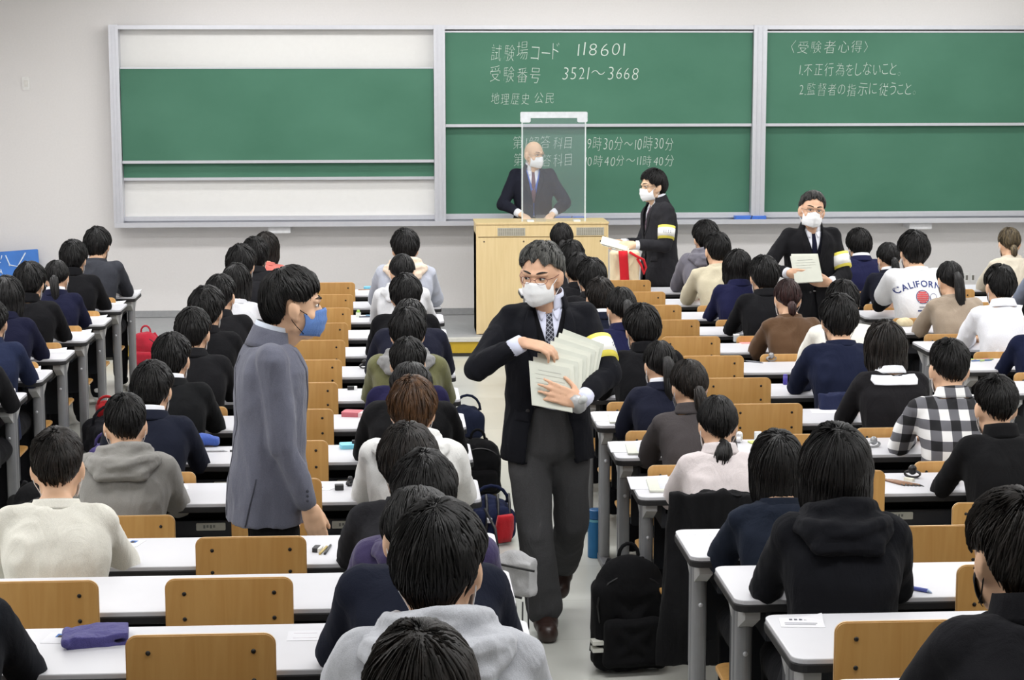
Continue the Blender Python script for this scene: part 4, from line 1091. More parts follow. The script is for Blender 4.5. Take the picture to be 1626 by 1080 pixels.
def staff(name_label, loc, rz, s, J, suit, hair, hairm, vest=None, tie=(40, 42, 60), trousers=(34, 34, 38), shirtc=(228, 230, 238), brow=(30, 26, 24), glasses=None, mask=None, skin=None, gap=None, hem=.74, band=None, gaze=0.0, e=.026, buttons=True, shoes=(52, 36, 32), closed=.55, vox=.0065, loops=None):
    root = empty('person', loc, rz, s); tag(root, name_label, 'person')
    put('body', body_mesh('body', J, vox, True), skin or SKIN2, root)
    sm = cloth('staff_%d_%d_%d' % suit, suit, vary=.05 if max(suit) < 70 else .16, fold=.5)
    shm = cloth('shirt_%d' % shirtc[0], shirtc, vary=.03, fold=.2); tr = cloth('slacks_%d_%d' % trousers[:2], trousers, vary=.16, fold=.5)
    sh = put('shirt', trunk_mesh('shirt', J, .000, .86), shm, root)
    inner = sh.data
    vc = interp([(1.15, 0), (1.20, .010), (1.40, .060), (1.44, .075)])
    if vest:
        vm = cut_front(trunk_mesh('vest', J, .009, .95), interp([(1.22, -1), (1.225, .003), (1.42, .058), (1.5, .08)]))
        put('vest', vm, cloth('vest_%d_%d' % vest[:2], vest, vary=.05 if max(vest) < 70 else .1), root); inner = vm
    put('trousers', legs_mesh('trousers', J, .011, .012, 4, 1.0, .085), tr, root)
    for q in 'LR': put('shoe', shoe_mesh('shoe', J['an' + q], J['to' + q], .006, 1.22), plain('shoe_%d' % shoes[0], shoes, .35), root)
    gp = interp(gap or [(.70, .045), (.95, .012), (1.10, .004), (1.16, .012), (1.36, .052), (1.43, .068), (1.5, .09)])
    jm = top_mesh('jacket', J, e, .95, [(0, -.004, hem, .205, .152), (0, 0, hem + .05, .203, .150), (0, 0, .905, .198, .148)], voxel=.0085, folds=.014, seed=len(name_label), arm=.017, flat=.010, smooth=4)
    full = bvh_of(jm)
    jm = cut_front(jm, gp, -.02)
    jo = put('jacket', jm, sm, root); so = jo.modifiers.new('thickness', 'SOLIDIFY'); so.thickness = .004; so.offset = -1
    # lapels lie on the jacket fronts beside the opening
    for sd in (-1, 1):
        inn = [(sd * (gp(z) + .001), .6, z) for z in (1.412, 1.37, 1.32, 1.26, 1.20, 1.155)]
        out = [(sd * (gp(z) + wd), .6, z) for z, wd in ((1.412, .022), (1.365, .046), (1.33, .052), (1.26, .044), (1.20, .026), (1.155, .004))]
        put('lapel', patch('lapel', full, inn, out, (0, -1, 0), .005, .003, 4, 14), sm, jo)
        put('pocket_flap', patch('pocket_flap', full, [(sd * .085, .6, .985), (sd * .082, .6, .945)], [(sd * .150, .6, .992), (sd * .148, .6, .950)], (0, -1, 0), .004, .003, 5, 3), sm, jo)
    put('collar', collar_band(J, 1.405, 1.475, .098, .074, .006, open_=.85).mesh('collar', True), sm, jo)
    put('shirt_collar', collar_band(J, 1.425, 1.492, .074, .064, .005, open_=.28).mesh('shirt_collar', True), shm, sh)
    ib = bvh_of(sh.data, inner)
    ly = J['c7'].y
    for sd in (-1, 1):
        put('collar_point', patch('collar_point', ib, [(sd * .006, .6, 1.437), (sd * .014, .6, 1.405), (sd * .030, .6, 1.372)], [(sd * .046, .6, 1.440), (sd * .048, .6, 1.405), (sd * .036, .6, 1.374)], (0, -1, 0), .009, .003, 4, 6), shm, sh)
    if tie:
        put('tie', patch('tie', ib, [(-.013, .6, 1.440), (-.011, .6, 1.405), (-.017, .6, 1.33), (-.022, .6, 1.20), (-.022, .6, 1.12)], [(.013, .6, 1.440), (.011, .6, 1.405), (.017, .6, 1.33), (.022, .6, 1.20), (.022, .6, 1.12)], (0, -1, 0), .007 if not vest else .002, .004, 4, 16), tie if not isinstance(tie, tuple) else cloth('tie_%d_%d' % tie[:2], tie), sh)
    if buttons:
        for z in (.99, 1.09):
            h = full.ray_cast(Vector((gp(z) + .022, .6, z)), Vector((0, -1, 0)))
            if h[0]: MB().ell(h[0], (.009, .004, .009), n=12, m=6).put('button', plain('button_dark', (46, 44, 48), .3), jo, None, True)
    for q in 'LR':
        d = (J['wr' + q] - J['el' + q]).normalized()
        if J.get('nocuff'): continue
        c = MB(); c.tube([J['wr' + q] - d * .060, J['wr' + q] - d * .006], [.038, .0365], 18); c.put('cuff', shm, root, None, True)
    if hair: put('hair', hair_mesh('hair', hair, 3 + len(name_label), 700, hair.get('mess', .5)), hairm, root, J['head'])
    if mask:
        fm = put('face_mask', MASK, mask, root, J['head']); [put('ear_loop', L_, loops or mask, fm) for L_ in LOOPS]
    face_parts(root, J, brow, glasses, gaze, closed)
    if band:
        a, b = J['sh' + band], J['el' + band]; d = (b - a)
        yl = plain('armband_yellow', (236, 222, 92), .6); wh = plain('armband_white', (238, 238, 234), .6)
        t0, t1 = .42, .80
        bo = MB().tube([a + d * t0, a + d * (t0 + t1) / 2, a + d * t1], [.0715, .0695, .0675], 24).put('armband', yl, root, None, True)
        MB().tube([a + d * (t0 + .07), a + d * (t1 - .07)], [.0725, .0693], 24).put('armband_field', wh, bo, None, True)
        u = d.normalized(); mk = MB(); mid = a + d * (t0 + t1) / 2
        side = Vector((-1 if band == 'L' else 1, .35, 0)); side = (side - u * side.dot(u)).normalized(); t = u.cross(side)
        for k in range(4):
            for j in range(2):
                ang = (k - 1.5) * .26; r = .0715
                p = mid + side * r * math.cos(ang) + t * r * math.sin(ang) + u * (.006 if j else -.008)
                mk.cone(p - t * .004, p + t * .004, .0016, n=6, m=2); mk.cone(p - u * .004, p + u * .004, .0014, n=6, m=2)
        mk.put('band_marks', plain('mark_grey', (96, 98, 116), .7), bo)
    return root, jo
def booklet(name, corners, th, label, group=None, mat=None, lines=True):
    """printed booklet from its top-left, top-right and bottom-left corners"""
    tl, trr, bl = (Vector(c) for c in corners); u = trr - tl; w = bl - tl; n = w.cross(u).normalized()
    mb = MB(); v = []
    for k in (0, -th):
        for p in (tl, trr, trr + w, bl): v.append(p + n * k)
    mb.add(v, [(0, 1, 2, 3), (7, 6, 5, 4), (0, 4, 5, 1), (1, 5, 6, 2), (2, 6, 7, 3), (3, 7, 4, 0)])
    me = mb.mesh(name); me.materials.append(None); me.materials.append(plain('page_edges', (232, 233, 224), .8, vary=.04, scale=900))
    for p in me.polygons: p.material_index = 0 if abs(p.normal.dot(n)) > .9 else 1
    o = put(name, me, mat or PAPER); tag(o, label, 'booklet', group)
    if lines:
        l = MB()
        for q, (a, b, hgt) in enumerate(((.22, .78, .010), (.14, .86, .006), (.14, .86, .006), (.14, .70, .006))):
            p0 = tl + w * (.16 + q * .10) + n * .0008
            v = [p0 + u * a, p0 + u * b, p0 + u * b + w.normalized() * hgt * .4, p0 + u * a + w.normalized() * hgt * .4]
            l.add(v + [p + n * .0004 for p in v], [(0, 1, 2, 3), (7, 6, 5, 4), (0, 4, 5, 1), (1, 5, 6, 2), (2, 6, 7, 3), (3, 7, 4, 0)])
        l.put('print', plain('print_faint', (186, 188, 180), .9), o)
    return o
PAPER = plain('booklet_paper', (206, 208, 196), .75, vary=.02)
PAPERW = plain('paper_white', (214, 214, 219), .7, vary=.01)
HGREY = hairmat('hair_grey', (36, 36, 36), (118, 118, 114), .45, 40)
HSALT = hairmat('hair_salt', (30, 29, 28), (74, 72, 70), .42, 40)
def plaid_tie():
    m, nt, b = _mat('tie_plaid'); tc = nt.nodes.new('ShaderNodeTexCoord'); mp = nt.nodes.new('ShaderNodeMapping')
    mp.inputs['Rotation'].default_value = (0, R(40), 0); ck = nt.nodes.new('ShaderNodeTexBrick'); ck.offset = 0
    ck.inputs['Scale'].default_value = 1; ck.inputs['Brick Width'].default_value = .014; ck.inputs['Row Height'].default_value = .014; ck.inputs['Mortar Size'].default_value = .0016
    ck.inputs['Color1'].default_value = (*lin((34, 36, 48)), 1); ck.inputs['Color2'].default_value = (*lin((44, 46, 60)), 1); ck.inputs['Mortar'].default_value = (*lin((150, 152, 164)), 1)
    sw = nt.nodes.new('ShaderNodeSeparateXYZ'); cb = nt.nodes.new('ShaderNodeCombineXYZ')
    nt.links.new(tc.outputs['Object'], mp.inputs['Vector']); nt.links.new(mp.outputs['Vector'], sw.inputs[0]); nt.links.new(sw.outputs['X'], cb.inputs['X']); nt.links.new(sw.outputs['Z'], cb.inputs['Y'])
    nt.links.new(cb.outputs[0], ck.inputs['Vector']); nt.links.new(ck.outputs['Color'], b.inputs['Base Color']); b.inputs['Roughness'].default_value = .8
    return m
V3 = Vector
PAPER2 = plain('booklet_paper_grey', (196, 199, 188), .75, vary=.02)
# the man walking down the centre aisle with a fan of booklets
J = standing(yaw=-22, pitch=7, roll=-2, hx=.035, hy=.045)
arms(J, 'R', (.125, .270, 1.305), (.9, -.1, -.7), ((-.97, .12, -.20), (0, -.35, -1), 1, (16, 26, 18), 4, 28))
arms(J, 'L', (-.100, .372, 1.072), (-1, -.25, -.35), ((.93, .06, .36), (0, -1, -.25), -1, (6, 12, 8), 9, 48))
J['knR'] = V3((.060, .10, .455)); J['anR'] = V3((.014, .05, .098)); J['toR'] = V3((.012, .175, .036))
J['knL'] = V3((-.105, -.03, .465)); J['anL'] = V3((-.090, -.335, .215)); J['toL'] = V3((-.078, -.265, .105))
walker, wj = staff('man walking down the centre aisle in black jacket holding fanned booklets', (.655, 7.95, 0), PI, 1.0, J, (29, 30, 36), dict(thick=.019, front=80, side=88, nape=.05, back=100, mess=.8, rag=12, notch=8), HGREY,
    vest=(26, 26, 30), tie=plaid_tie(), trousers=(84, 84, 86), shirtc=(216, 220, 240), brow=(38, 34, 32), glasses=(120, 66, 62), mask=MASKW, band='L', gaze=.8,
    gap=[(.70, .115), (.90, .095), (1.00, .070), (1.10, .050), (1.18, .046), (1.36, .060), (1.43, .072), (1.5, .09)], hem=.765)
d = (J['wrL'] - J['elL']).normalized(); wt = MB(); wt.tube([J['wrL'] + d * .012, J['wrL'] + d * .032], [.040, .038], 20)
w_ = wt.put('wristwatch', plain('steel_bright', (186, 188, 190), .3, .25), walker, None, True)
n_ = Vector((-.2, .9, .35)); n_ = (n_ - d * n_.dot(d)).normalized(); f_ = MB(); f_.cone(J['wrL'] + d * .022 + n_ * .034, J['wrL'] + d * .022 + n_ * .045, .0165, .0165, n=18, squash=(n_, .5)); f_.put('watch_face', plain('watch_face', (196, 200, 200), .2), w_, None, True)
TL, TRc, W_ = Vector((.553, 7.665, 1.232)), Vector((.718, 7.645, 1.202)), Vector((.006, -.092, -.168))
NB = 9
for i in range(NB):
    t = i / (NB - 1); o_ = Vector((.155 * t, .135 * t, .112 * t)); rot = Vector((.004 * t, 0, -.034 * t))
    pos = 'front booklet of the fan, its printed cover facing out' if i == 0 else 'rearmost booklet of the fan, under the right hand' if i == NB - 1 else '%s booklet from the front in the fan held by the walking man' % ORD[i + 1]
    booklet('exam_booklet', (TL + o_, TRc + o_ + rot, TL + o_ + W_ + Vector((-.050 * t, .012 * t, .026 * t))), .008, pos, 'fanned exam booklets', PAPER if i % 2 else PAPER2, i in (0, 7, 8))
# the young man in grey-blue jacket standing between the rows
J = standing(yaw=0, pitch=3, roll=0, hy=.085, lean=.05)
arms(J, 'R', (.195, .130, .838), (.2, -1, 0), ((.0, .28, -1), (-1, 0, 0), 1, (14, 20, 14), 2, 22))
arms(J, 'L', (-.195, .075, .842), (-.2, -1, 0), ((.0, .28, -1), (1, 0, 0), -1, (14, 20, 14), 2, 22))
J['cuff'] = .90; J['nocuff'] = True
MASKBL = cloth('mask_blue', (92, 126, 186), vary=.1, fold=.5)
_, gj = staff('man in grey-blue jacket and blue mask standing in profile between the desk rows', (-.475, 6.93, 0), R(-80), 1.0, J, (98, 100, 114), dict(thick=.021, front=94, side=96, nape=.045, back=101, mess=.5, notch=17, rag=5), HAIR,
    vest=None, tie=None, trousers=(26, 26, 28), shirtc=(222, 230, 244), mask=MASKBL, loops=MASKB, skin=SKIN, hem=.765, shoes=(28, 26, 26), brow=(26, 22, 20))
gb_ = bvh_of(gj.data); seam = plain('seam_dark', (58, 60, 70), .9)
put('side_vent', patch('side_vent', gb_, [(.6, -.062, .95), (.6, -.085, .86), (.6, -.105, .772)], [(.6, -.059, .95), (.6, -.081, .86), (.6, -.100, .772)], (-1, 0, 0), .002, .002, 1, 10), seam, gj)
put('back_seam', patch('back_seam', gb_, [(-.0015, -.6, 1.38), (-.0015, -.6, 1.10), (-.0015, -.6, .78)], [(.0015, -.6, 1.38), (.0015, -.6, 1.10), (.0015, -.6, .78)], (0, 1, 0), .002, .002, 1, 24), seam, gj)
for k in range(3): MB().ell(J['wrR'] + Vector((.040, -.012, .035 + .018 * k)), (.004, .006, .006), n=10, m=6).put('cuff_button', seam, gj, None, True)
# the bald man behind the lectern
J = standing(yaw=36, pitch=4, hx=-.01)
arms(J, 'R', (.125, .255, 1.025), (.9, -.6, -.2), ((-.35, .9, -.10), (0, 0, -1), 1, (12, 16, 10), 5, 30))
arms(J, 'L', (-.160, .255, 1.025), (-.9, -.6, -.2), ((.30, .9, -.10), (0, 0, -1), -1, (12, 16, 10), 5, 30))
SKINP = plain('skin_pale', (224, 188, 156), .5, vary=.04, scale=18)
HFR = hairmat('hair_fringe', (150, 132, 112), (176, 160, 140), .6)
bald, bj = staff('bald man in dark blazer and blue vest standing behind the lectern screen', (1.25, 16.86, PLZ), PI, .967, J, (38, 40, 52), None, None, vest=(88, 118, 200), tie=(112, 84, 92), mask=MASKW, skin=SKINP, glasses=(170, 160, 150), brow=(150, 130, 112), gaze=-.3)
# the man in profile with papers, right of the lectern
J = standing(yaw=4, pitch=5, hy=.05, lean=.05)
arms(J, 'L', (-.165, .300, 1.095), (-.4, -.8, -.6), ((.12, 1, -.06), (.9, 0, -.45), -1, (18, 26, 16), 3, 20))
arms(J, 'R', (.120, .300, 1.085), (.4, -.8, -.6), ((-.12, 1, -.06), (-.9, 0, -.3), 1, (18, 26, 16), 3, 20))
staff('man in dark suit with yellow armband in profile, passing papers right of the lectern', (2.125, 14.9, 0), R(106), .963, J, (50, 50, 54), dict(thick=.021, front=88, side=100, nape=.075, back=102, fade=.3, mess=.4, notch=10, rag=8), HAIR, vest=(26, 26, 32), tie=(96, 66, 84), mask=MASKW, glasses=(90, 84, 80), band='L', skin=SKINP, hem=.74)
for k in range(2):
    booklet('paper_stack', ((1.645 + .012 * k, 14.76, 1.118 - .012 * k), (1.850 + .012 * k, 14.74, 1.062 - .012 * k), (1.605 + .012 * k, 14.55, 1.080 - .012 * k)), .004, ('upper' if k == 0 else 'lower') + ' sheaf of papers held out by the dark-suited man right of the lectern', 'papers held beside the lectern', None, False)
# the man holding a stack in the right-hand aisle
J = standing(yaw=-4, pitch=-2, roll=-7, hx=.005)
arms(J, 'R', (.235, .320, 1.150), (.9, -.4, -.5), ((-.95, .22, -.10), (0, -1, 0), 1, (14, 24, 16), 4, 30))
arms(J, 'L', (-.055, .285, 1.075), (-.8, -.4, -.6), ((.95, .15, .10), (0, -.85, .4), -1, (14, 24, 16), 4, 30))
staff('man in black suit and navy tie holding a stack of booklets between right-hand desk blocks', (2.80, 12.5, 0), R(183), .95, J, (33, 33, 36), dict(thick=.016, front=76, side=86, nape=.035, back=98, mess=.5, rag=8, notch=8), HSALT, vest=(28, 29, 40), tie=(30, 32, 54), mask=MASKW, glasses=(110, 104, 98), band='L', skin=SKIN2)
for k in range(2):
    booklet('exam_booklet', ((2.602 + .010 * k, 12.215 + .018 * k, 1.203 + .012 * k), (2.780 + .006 * k, 12.205 + .018 * k, 1.212 + .004 * k), (2.622 + .010 * k, 12.135 + .018 * k, 1.035 + .01 * k)), .018, 'front booklet of the stack held by the man at the right' if k == 0 else 'rear booklet of the stack held by the man at the right', 'stack held in the right-hand aisle', None, k == 0)

# ------------------------------------------------------------------ bags and things on the floor
def soft_box(mb, x0, x1, y0, y1, z0, z1, r):
    pts = [(x, y, z) for x in (x0 + r, x1 - r) for y in (y0 + r, y1 - r) for z in (z0 + r, z1 - r)]
    for i in range(8):
        for j in range(i + 1, 8): mb.cone(pts[i], pts[j], r, r, n=10, m=3)
    mb.box(x0 + r * .5, x1 - r * .5, y0 + r * .5, y1 - r * .5, z0 + r * .5, z1 - r * .5)
def backpack(label, loc, rz, w, d, h, rgb, stripe=None, group=None, straps=True):
    t = empty('backpack', loc, rz); tag(t, label, 'backpack', group)
    m = cloth('bag_%d_%d_%d' % rgb, rgb, vary=.08, fold=.5)
    b = MB(); soft_box(b, -w / 2, w / 2, -d / 2, d / 2, .0, h * .80, .05); b.ell((0, 0, h * .74), (w * .46, d * .46, h * .26))
    put('body', skin_over(b, 'body', .011, 4, .012, int(h * 100)), m, t)
    p = MB(); soft_box(p, -w * .40, w * .40, -d / 2 - .035, -d / 2 + .06, .03, h * .50, .03)
    put('front_pocket', skin_over(p, 'front_pocket', .010, 4, .008, 3), m, t)
    z = MB(); z.tube([(-w * .42, -d * .47, h * .46)] + [(w * .45 * math.cos(a), -d * .45 + .02 * math.sin(a), h * .60 + h * .25 * math.sin(a)) for a in np.linspace(PI, 0, 12)] + [(w * .42, -d * .47, h * .46)], .004, 6)
    put('zipper', z.mesh('zipper', True), plain('zipper_dark', (20, 20, 22), .4), t)
    hn = MB(); hn.tube([(-.035, d * .1, h * .97)] + [(.04 * math.cos(a), d * .1, h * .98 + .05 * math.sin(a)) for a in np.linspace(PI, 0, 8)] + [(.035, d * .1, h * .97)], .008, 8)
    put('handle', hn.mesh('handle', True), m, t)
    if straps:
        for s in (-1, 1):
            q = MB(); q.tube([(s * w * .2, d * .45, h * .92), (s * w * .32, d * .62, h * .7), (s * w * .36, d * .62, h * .4), (s * w * .42, d * .48, h * .12)], .014, 8)
            put('shoulder_strap', q.mesh('shoulder_strap', True), m, t)
    if stripe:
        for k in range(2):
            q = MB(); q.box(-w / 2 - .004, -w * .34, -d / 2 - .002, -d / 2 + .05, .10 + k * .03, .115 + k * .03)
            put('reflective_stripe', q.mesh('reflective_stripe'), plain('stripe_white', stripe, .5), t)
    return t
backpack('large black backpack standing on the aisle floor beside the right-hand desk legs', (.940, 7.385, 0), R(5), .32, .16, .48, (26, 26, 28), (214, 214, 206))
backpack('red backpack on the floor of the left aisle by the front desks', (-2.03, 15.45, 0), R(-12), .25, .17, .30, (176, 38, 56))
backpack('black backpack slumped by the desk end left of the centre aisle', (.475, 10.62, 0), R(4), .26, .20, .33, (25, 25, 27))
backpack('black puffy bag at the far left in the left aisle', (-1.73, 9.25, 0), R(20), .34, .28, .42, (27, 27, 29))
def soft_bag(name, label, cat, loc, rz, w, d, h, rgb, strap=None, group=None):
    t = empty(name, loc, rz); tag(t, label, cat, group); m = cloth('bag_%d_%d_%d' % rgb, rgb, vary=.10, fold=.6)
    b = MB(); soft_box(b, -w / 2, w / 2, -d / 2, d / 2, 0, h, min(w, d, h) * .28); b.ell((0, 0, h * .9), (w * .4, d * .4, h * .25))
    put('body', skin_over(b, 'body', .010, 5, .020, int(w * 100)), m, t)
    if strap:
        q = MB(); q.tube([(-w * .38, 0, h)] + [(w * .4 * math.cos(a), -.02, h + strap * math.sin(a)) for a in np.linspace(PI, 0, 9)] + [(w * .38, 0, h)], .009, 8)
        put('strap', q.mesh('strap', True), m, t)
    return t
soft_bag('shoulder_bag', 'navy bag on the floor farther up the centre aisle, left side', 'bag', (.475, 12.3, 0), R(8), .22, .26, .19, (38, 44, 66), .10)
nb = soft_bag('shoulder_bag', 'navy bag with buckled straps lying at the left edge of the centre aisle', 'bag', (.49, 9.60, 0), R(10), .23, .28, .19, (40, 47, 78), .09)
for k in range(3):
    q = MB(); q.tube([(-.06 + .06 * k, -.15, .04), (-.05 + .06 * k, -.155, .12), (-.04 + .06 * k, -.10, .20), (-.02 + .06 * k, 0, .225)], .008, 8)
    put('buckle_strap', q.mesh('buckle_strap', True), plain('strap_black', (24, 24, 28), .5), nb)
q = MB(); q.rbox(-.012, .012, -.022, .022, -.012, .012, .006, 0); put('buckle', q.mesh('buckle'), alu, nb, Matrix.Translation((-.04, -.15, .13)))
tgm = MB(); tgm.sheet([[(x * .05 * (1 - .3 * abs(v - .5)), v * .03, .14 * (1 - v) + .015) for x in (-1, -.3, .3, 1)] for v in (0, .25, .5, .75, 1)], (0, .02, .01))
o = tgm.put('cloth_pouch', cloth('red_cloth', (186, 34, 44)), None, Matrix.Translation((.565, 9.40, 0)) @ Matrix.Rotation(R(25), 4, 'Z'), True); tag(o, 'bright red cloth pouch beside the navy strapped bag', 'pouch')
gb = soft_bag('drawstring_bag', 'pale grey bag with black zippers hanging at the desk end in the centre aisle', 'bag', (.455, 7.20, .36), R(-14), .20, .11, .17, (176, 176, 178))
q = MB(); q.tube([(-.06, .02, .17), (-.08, .06, .26), (-.13, .10, .33)], .006, 6); put('strap', q.mesh('strap', True), plain('strap_black', (24, 24, 28), .5), gb)
for a, b_ in (((-.09, -.068, .16), (.10, -.068, .13)), ((-.10, -.068, .05), (.05, -.068, .02))):
    q = MB(); q.tube([a, tuple((np.array(a) + np.array(b_)) / 2), b_], .005, 6); put('zipper', q.mesh('zipper', True), plain('zipper_dark', (20, 20, 22), .4), gb)
q = MB(); q.tube([(.07, -.05, .02), (.075, -.06, -.10), (.06, -.06, -.18), (.09, -.05, -.27), (.10, -.04, -.36)], .0035, 6); q.tube([(.05, -.05, .0), (.05, -.06, -.14), (.06, -.06, -.19)], .0035, 6); q.ell((.06, -.06, -.185), (.012, .012, .012))
put('drawcord', q.mesh('drawcord', True), plain('strap_black', (24, 24, 28), .5), gb)
soft_bag('duffel_bag', 'dark duffel bag on the floor of the left aisle', 'bag', (-1.80, 11.9, 0), R(30), .30, .34, .22, (40, 40, 46), .10)
soft_bag('tote_bag', 'small red bag on the dark duffel bag in the left aisle', 'bag', (-1.83, 11.98, .225), R(10), .13, .12, .09, (176, 36, 40), .05)
soft_bag('shoulder_bag', 'purple bag in front of the dark duffel bag, left aisle', 'bag', (-1.72, 11.35, 0), R(-20), .22, .22, .17, (84, 74, 132), .08)
# red and beige tote on the front desk
tb = empty('tote_bag', (1.80, 14.50, .7205)); tag(tb, 'beige tote bag with broad red stripe and red handle on a front desk', 'bag')
bm_ = MB(); soft_box(bm_, -.13, .11, -.05, .05, 0, .31, .028); put('body', skin_over(bm_, 'body', .009, 4, .01, 2), cloth('tote_beige', (222, 206, 172), vary=.06), tb)
bs = MB(); bs.sheet([[(-.065 + .07 * u + .02 * v, -.058 - .003 * math.sin(v * 5), .30 * (1 - v) + .01) for u in (0, .5, 1)] for v in np.linspace(0, 1, 7)], (0, .008, 0)); put('red_stripe', bs.mesh('red_stripe', True), cloth('tote_red', (200, 34, 44)), tb)
bh = MB(); bh.tube([(.02, -.055, .30), (.07, -.07, .27), (.13, -.06, .24), (.15, -.05, .18), (.135, -.06, .13), (.11, -.06, .20), (.08, -.06, .25)], .010, 8); put('handle', bh.mesh('handle', True), cloth('tote_red', (200, 34, 44)), tb)
# blue flask on the floor
fl = empty('water_bottle', (.995, 9.17, 0)); tag(fl, 'blue metal flask standing on the floor by the right-hand desk legs', 'bottle')
q = MB(); q.rbox(-.038, .038, -.038, .038, 0, .185, .0379, 2, 8); put('body', q.bevel('body', .004), plain('flask_blue', (38, 108, 158), .35, .3), fl)
q = MB(); q.rbox(-.0385, .0385, -.0385, .0385, .185, .196, .038, 2, 8); put('ring', q.mesh('ring'), plain('flask_ring', (96, 158, 176), .4), fl)
q = MB(); q.rbox(-.037, .037, -.037, .037, .196, .245, .0369, 2, 8); put('cap', q.bevel('cap', .006), plain('flask_cap', (30, 88, 138), .35), fl)
# coats over chair backs
def coat(label, x, y, z, w, h, rgb, seed, flare=.0):
    mb = MB()
    top = z
    secs = [(flare * (1 - t) * -.5, -.01 - .02 * math.sin(t * PI), top - h * (1 - t), w / 2 * (1 + .03 * (1 - t)), .045 * (1 - t * .5) + .012) for t in np.linspace(0, 1, 9)]
    mb.loft(secs, n=36, p=3.2)
    o = put('coat', skin_over(mb, 'coat', .011, 3, .030, seed, (14, 14, 2.2)), cloth('coat_%d_%d' % rgb[:2], rgb, vary=.06, fold=.6), None, Matrix.Translation((x, y, 0))); tag(o, label, 'coat')
    return o
coat('long black coat draped over the chair of the pale pink top', 1.245, 7.03, .815, .40, .68, (30, 30, 32), 2, .10)
coat('navy jacket hung on the chair of the plain navy sweater', 2.235, 9.30, .80, .20, .24, (44, 50, 80), 5)

# ------------------------------------------------------------------ papers and small things on the desks
RZ_ = lambda r: ROWZ[r] + .7206
def sheet_on(name, label, cat, x, y, r, w, h, rz=0, th=.0012, mat=None, curl=0.0, group=None, dz=0.0):
    mb = MB(); n = 6
    mb.sheet([[(w * (u - .5), h * (v - .5), curl * max(0, u + v - 1.2) ** 2) for u in np.linspace(0, 1, n)] for v in np.linspace(0, 1, n)], (0, 0, th))
    o = mb.put(name, mat or PAPERW, None, Matrix.Translation((x, y, RZ_(r) + dz)) @ Matrix.Rotation(R(rz), 4, 'Z')); tag(o, label, cat, group)
    return o
def marks(o, rows, rgb=(128, 130, 140), z=.0016):
    l = MB()
    for x0, x1, y0, y1 in rows: l.box(x0, x1, y0, y1, z, z + .0004)
    l.put('print', plain('print_%d_%d_%d' % rgb, rgb, .9), o)
for r, x, y in ((8, 1.055, 9.06), (9, 1.05, 8.31), (10, 1.045, 7.555)):
    s_ = sheet_on('answer_sheet', 'answer sheet under the booklet, %s desk right of the centre aisle' % ORD[r], 'paper', x + .005, y + .06, r, .17, .24, -3, .0012, None, .012, 'answer sheets at the aisle seats')
    k = sheet_on('exam_booklet', 'exam booklet on the aisle corner of the %s desk right of the centre aisle' % ORD[r], 'booklet', x + .055, y - .01, r, .13, .23, -4, .008, PAPER, 0, 'booklets at the aisle seats', .0013)
    marks(k, [(-.02, .05, -.08, .09)], (204, 206, 216), .0081)
p = sheet_on('answer_sheet', 'curled slip of paper on the eleventh desk right of the centre aisle', 'paper', 1.14, 6.32, 11, .10, .07, 12, .001, None, .05)
sheet_on('seat_label', 'round seat label at the aisle corner of the eleventh desk, right side', 'label', 1.02, 6.34, 11, .035, .022, 0, .0008, plain('label_grey', (206, 206, 210), .7))
p = sheet_on('notice_slip', 'curled printed slip on the thirteenth desk right of the centre aisle', 'paper', 1.06, 4.745, 13, .115, .085, -6, .001, None, .022)
marks(p, [(-.03 + i * .013, -.022 + i * .013, .018, .030) for i in range(5)] + [(-.045, .04, -.01, -.007), (-.045, .035, -.022, -.019)], (96, 98, 108), .0013)
for r in range(1, 8):
    x, y = {1: (-2.02, 14.64), 2: (-2.04, 13.92), 3: (-2.05, 13.10), 4: (-2.04, 12.36), 5: (-2.06, 11.54), 6: (-2.08, 10.80), 7: (-2.07, 10.02)}[r]
    sheet_on('answer_sheet', 'answer sheet on the right end of the %s desk in the leftmost block' % ORD[r], 'paper', x, y, r, .13, .18, -8 + 3 * r, .002, None, .012, 'sheets in the leftmost block')
sheet_on('answer_sheet', 'small white label slip at the aisle end of the twelfth desk, left side', 'paper', .29, 5.56, 12, .07, .05, 0, .001)
sheet_on('answer_sheet', 'small white label slip at the aisle end of the eleventh desk, left side', 'paper', .31, 6.38, 11, .05, .03, 0, .001)
sheet_on('answer_sheet', 'answer sheet at the seventh desk beside the plain navy sweater', 'paper', 2.17, 9.95, 7, .08, .10, 10, .001)
sheet_on('answer_sheet', 'answer sheet at the eighth desk beside the white-collared bob', 'paper', 2.15, 9.20, 8, .14, .12, -6, .001)
sheet_on('answer_sheet', 'white slip beside the coloured pens in the rightmost block', 'paper', 3.56, 10.86, 6, .10, .10, 20, .001, None, .08)
p = sheet_on('answer_sheet', 'faintly printed sheet on the thirteenth desk left of the light grey hoodie', 'paper', -.235, 4.715, 13, .09, .085, 0, .0008); marks(p, [(-.03, .03, .02, .0215), (-.03, .03, -.02, -.0185)], (216, 206, 216), .0009)
def id_card(label, x, y, r, rz):
    o = sheet_on('id_card', label, 'card', x, y, r, .070, .090, rz, .001); marks(o, [(-.012, .012, .006, .034)], (70, 112, 176), .0011); marks(o, [(-.006, .006, .004, .022)], (60, 50, 48), .0017)
    return o
id_card('admission card with blue photo left of the folded purple towel', -.862, 4.735, 13, -8)
id_card('admission card with photo beside the cream sweater', -.900, 6.345, 11, -14)
id_card('admission card beside the mid grey hoodie', -.885, 7.66, 10, 10)
